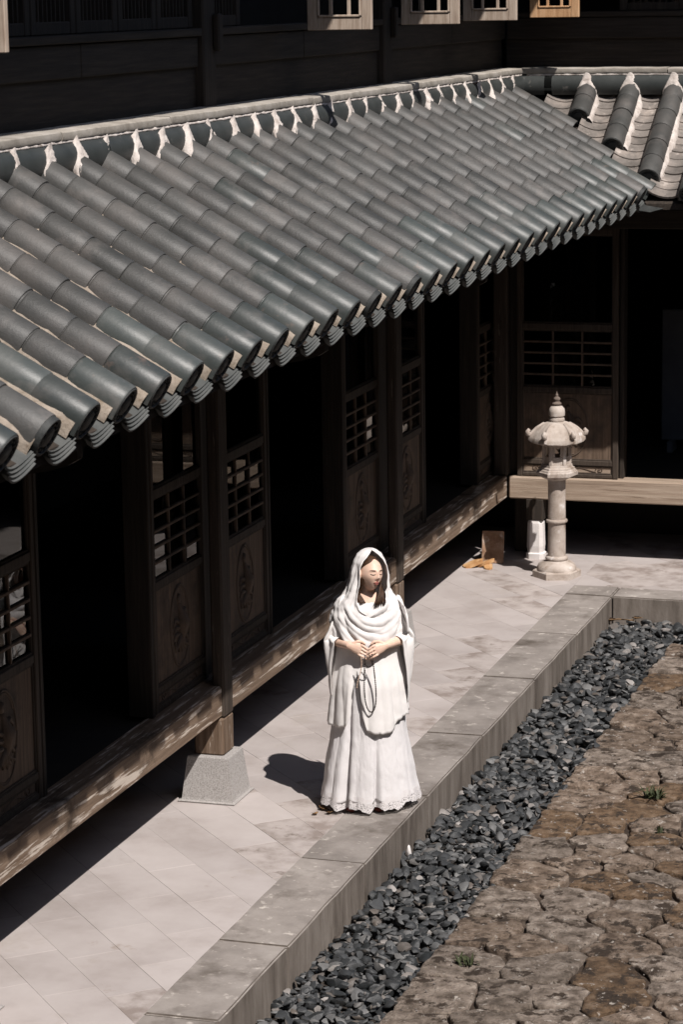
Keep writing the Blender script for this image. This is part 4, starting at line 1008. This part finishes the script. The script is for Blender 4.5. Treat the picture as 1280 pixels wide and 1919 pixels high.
# wide sleeves hanging from the forearms
def sleeve(s, low):
    st = [SHO[s]+Vector((-s*.035, 0, .02)), SHO[s]+Vector((0, 0, .01)), SHO[s].lerp(ELB[s], .5), ELB[s]+Vector((0, 0, .01)), ELB[s].lerp(WRI[s], .20), ELB[s].lerp(WRI[s], .40), ELB[s].lerp(WRI[s], .56)]
    hw = [.078, .084, .086, .080, .070, .060, .054]; drop = [.07, .085, .13, .24, low*.82, low, low*.97]; top = [.06, .062, .056, .050, .046, .042, .038]
    n = 64; K = 44; rings = []
    for i in range(K+1):
        f = i/K*(len(st)-1); q = min(int(f), len(st)-2); t = f-q
        c = st[q].lerp(st[q+1], t); mix = lambda L: L[q]+(L[q+1]-L[q])*(t*t*(3-2*t))
        tn = (st[q+1]-st[q]).normalized(); side = Vector((0, 0, 1)).cross(tn)
        if q < 3: side = Vector((s*.35, -1, 0)).normalized()*(1)
        g = sm(2.4, 4.2, f)
        sd = (Vector((s*.35, -1, 0)).normalized()*(1-g)+(Vector((-tn.y, tn.x, 0)).normalized()*(s))*g).normalized() if q >= 2 else Vector((s*.35, -1, 0)).normalized()
        R = []
        for j in range(n):
            a = 2*pi*j/n; u, v = cos(a), sin(a)
            dn = mix(drop) if v < 0 else mix(top)
            pinch = 1 if v > 0 else 1-.30*(-v)**1.5
            w = .9*cu(v*3+f*.9+u*1.5)+.7*cu(f*2.4+v*2.2*u+1)
            p = c+sd*(u*mix(hw)*pinch*(1+.10*w))+Vector((s*.018*max(0, -v)*sm(2, 5, f), 0, v*dn*(1+.03*sin(u*4+f))))
            if v < 0: p += Vector((-s*.03*sm(3.5, 6, f)*(-v), .035*sm(3, 6, f)*(-v), 0))+Vector((s*.075*sm(3.5, 6, f)*(-v), 0, 0))
            p += Vector((.006*nz((p.x*14, p.z*9, f)), .008*nz((p.x*14+5, p.z*9, f)), 0))
            R.append(p)
        rings.append(R)
    return garment('sleeve', rings, 'tunic_cloth')
sleeve(-1, .365); sleeve(1, .42)
# shawl: hood, cowl and chest drape in one cloth
rings = []; NH = 150; ztop, zlow = 1.660, 1.06; KR = 92
for i in range(KR+1):
    t = i/KR; R = []
    zc = ztop-.592*t
    a_ = lerpk(((1.06,.222),(1.15,.236),(1.24,.228),(1.30,.208),(1.335,.182),(1.37,.150),(1.41,.128),(1.47,.113),(1.53,.107),(1.58,.099),(1.62,.078),(1.642,.053),(1.655,.026),(1.660,.004)), zc)
    d_ = lerpk(((1.06,.180),(1.15,.175),(1.24,.165),(1.30,.155),(1.335,.146),(1.37,.136),(1.41,.128),(1.47,.130),(1.53,.132),(1.58,.122),(1.62,.096),(1.642,.066),(1.655,.032),(1.660,.004)), zc)
    cx = lerpk(((1.06,.012),(1.30,.012),(1.40,.014),(1.50,.024),(1.66,.026)), zc); cy = lerpk(((1.06,.0),(1.30,.0),(1.40,.005),(1.50,.018),(1.60,.022),(1.66,.03)), zc)
    g = lerpk(((1.275,0),(1.295,.12),(1.325,.45),(1.37,.74),(1.43,.92),(1.50,1.02),(1.56,1.02),(1.60,.90),(1.630,.60),(1.648,.30),(1.655,0)), zc)
    for j in range(NH+1):
        s = j/NH
        gl, gr = g*.90, g*.70
        fc = -pi/2+radians(lerpk(((1.28,2),(1.36,12),(1.45,24),(1.62,24)), zc))
        a = fc+gr+(2*pi-gl-gr)*s                      # starts at the picture-right edge of the opening
        d = ((a+pi/2+pi) % (2*pi))-pi
        front = exp(-(d/1.05)**2)
        # swags of the cowl: arcs that sag in the middle
        zz = zc
        ph = (zz-.30*d*d*.42+.05*d)*1.0
        sw = sm(1.36, 1.28, zz)*front*(.010*cu(ph*29+.35+.5*nz((d*1.5, zz*3, 7)))*sm(1.10, 1.27, zz)+.0045*cu(ph*58+1+d*2+nz((d*2, zz*4, 3))))+sm(1.34, 1.22, zz)*.012*cu(d*5.2+(zz-1.2)*12+.7*nz((d*2, zz*3, 1)))*exp(-((d+.85)/.5)**2)+sm(1.34, 1.22, zz)*.008*cu(d*6-(zz-1.2)*11)*exp(-((d-.9)/.4)**2)
        # hood folds running down both sides of the face
        hf = sm(1.28, 1.34, zz)*sm(1.60, 1.5, zz)*(.011*cu(d*4.2+zz*4+.6*nz((d, zz*4, 2)))+.005*cu(d*9-zz*7))
        back = sm(1.3, 1.1, zz)*(1-front)*(.010*sin(d*14+zz*4))
        edge = .010*exp(-(s*NH/5)**2)+.010*exp(-((1-s)*NH/5)**2) if g > 0 else 0
        r = sw+hf+back+edge+.004*nz((d*4, zz*9, 4))+.002*nz((d*16, zz*30, 9))
        lowz = lerpk(((-3.2,1.02),(-1.6,1.16),(-1.0,1.12),(-.5,1.075),(0,1.055),(.5,1.06),(1.0,1.11),(1.6,1.14),(3.2,1.02)), d)
        if zz < 1.28: zz = 1.28+(zz-1.28)*(1.28-lowz)/(1.28-1.068)
        sag = -.035*exp(-(d/.55)**2)*sm(1.40, 1.33, zc)*sm(1.14, 1.24, zc)
        R.append((cx+(a_+r)*cos(a), cy+(d_+r)*sin(a), zz+sag*.6))
    rings.append(R)
garment('shawl', rings, 'shawl_cloth', closed=False, thick=.004)
# loose end of the shawl thrown over her other shoulder
rings = []
for i in range(40):
    t = i/39; R = []
    for j in range(26):
        u = j/25-.5
        c = Vector((.195+.045*t+.02*sin(t*3), .03-.07*sin(t*2.2), 1.345-.17*t+.022*sin(pi*min(1, t*3))*(1-t)))
        p = c+Vector((-.055*u*(1-t*.2)+.012*sin(u*9+t*4), .24*u*(1-.25*t), -.07*abs(u)**1.5+.008*sin(u*16+t*5)))
        R.append(p)
    rings.append(R)
garment('shawl_end', rings, 'shawl_cloth', closed=False, thick=.004)
# shoes
for s in (-1, 1):
    m = MB(); n = 18; rings = []
    for t, w, hh in ((0, .012, .02), (.06, .030, .05), (.25, .036, .062), (.5, .036, .055), (.75, .043, .042), (.92, .036, .032), (1.0, .012, .02)):
        rings.append([(s*.088-.02+w*cos(2*pi*q/n), .08-.275*t, max(.0, hh*.5+hh*.5*sin(2*pi*q/n))) for q in range(n)])
    m.loft(rings, cap=True); m.build('shoe', 'shoe_leather', wom, True)
# ---- string of beads held in her hands
pb = thing('bead_string', tuple(WP+Vector((0, 0, 1.0))), 'long loop of small dark beads hanging from her hands', 'beads'); del pb['_base']
WM = Matrix.Translation(WP) @ Matrix.Rotation(WA, 4, 'Z')
def beads(name, pts, r, mat, step):
    P = [Vector(p) for p in pts]; m = MB(); m.tube([WM @ p for p in P], r*.35, 5)
    L = 0
    for a, c in zip(P[:-1], P[1:]):
        L += (c-a).length
        if L >= step: L = 0; m.ell(WM @ c, (r, r, r), 8, 6)
    o = m.build(name, mat, pb, True); o.matrix_parent_inverse = Matrix.Translation(-(WP+Vector((0, 0, 1.0))))
def loop(xc, hw, z0, z1, y0, y1, n=160):
    out = []
    for i in range(n+1):
        t = i/n; a = pi*t; f = sin(a)**.55
        out.append((xc-hw*cos(a)*(.45+.55*f)+.012*f, y0+(y1-y0)*f, z0+(z1-z0)*f))
    return out
beads('beads', loop(.012, .050, 1.045, .670, -.262, -.245), .0052, 'bead', .0085)
beads('short_loop', loop(.004, .030, 1.04, .965, -.268, -.262, 60), .0042, 'bead', .0075)
beads('pale_strand', [(-.035-.02*t+.008*sin(t*5), -.262+.012*t, 1.03-.20*t) for t in [k/40 for k in range(41)]], .004, 'pale_bead', .009)
for o in bpy.data.objects:
    if '_base' in o: del o['_base']
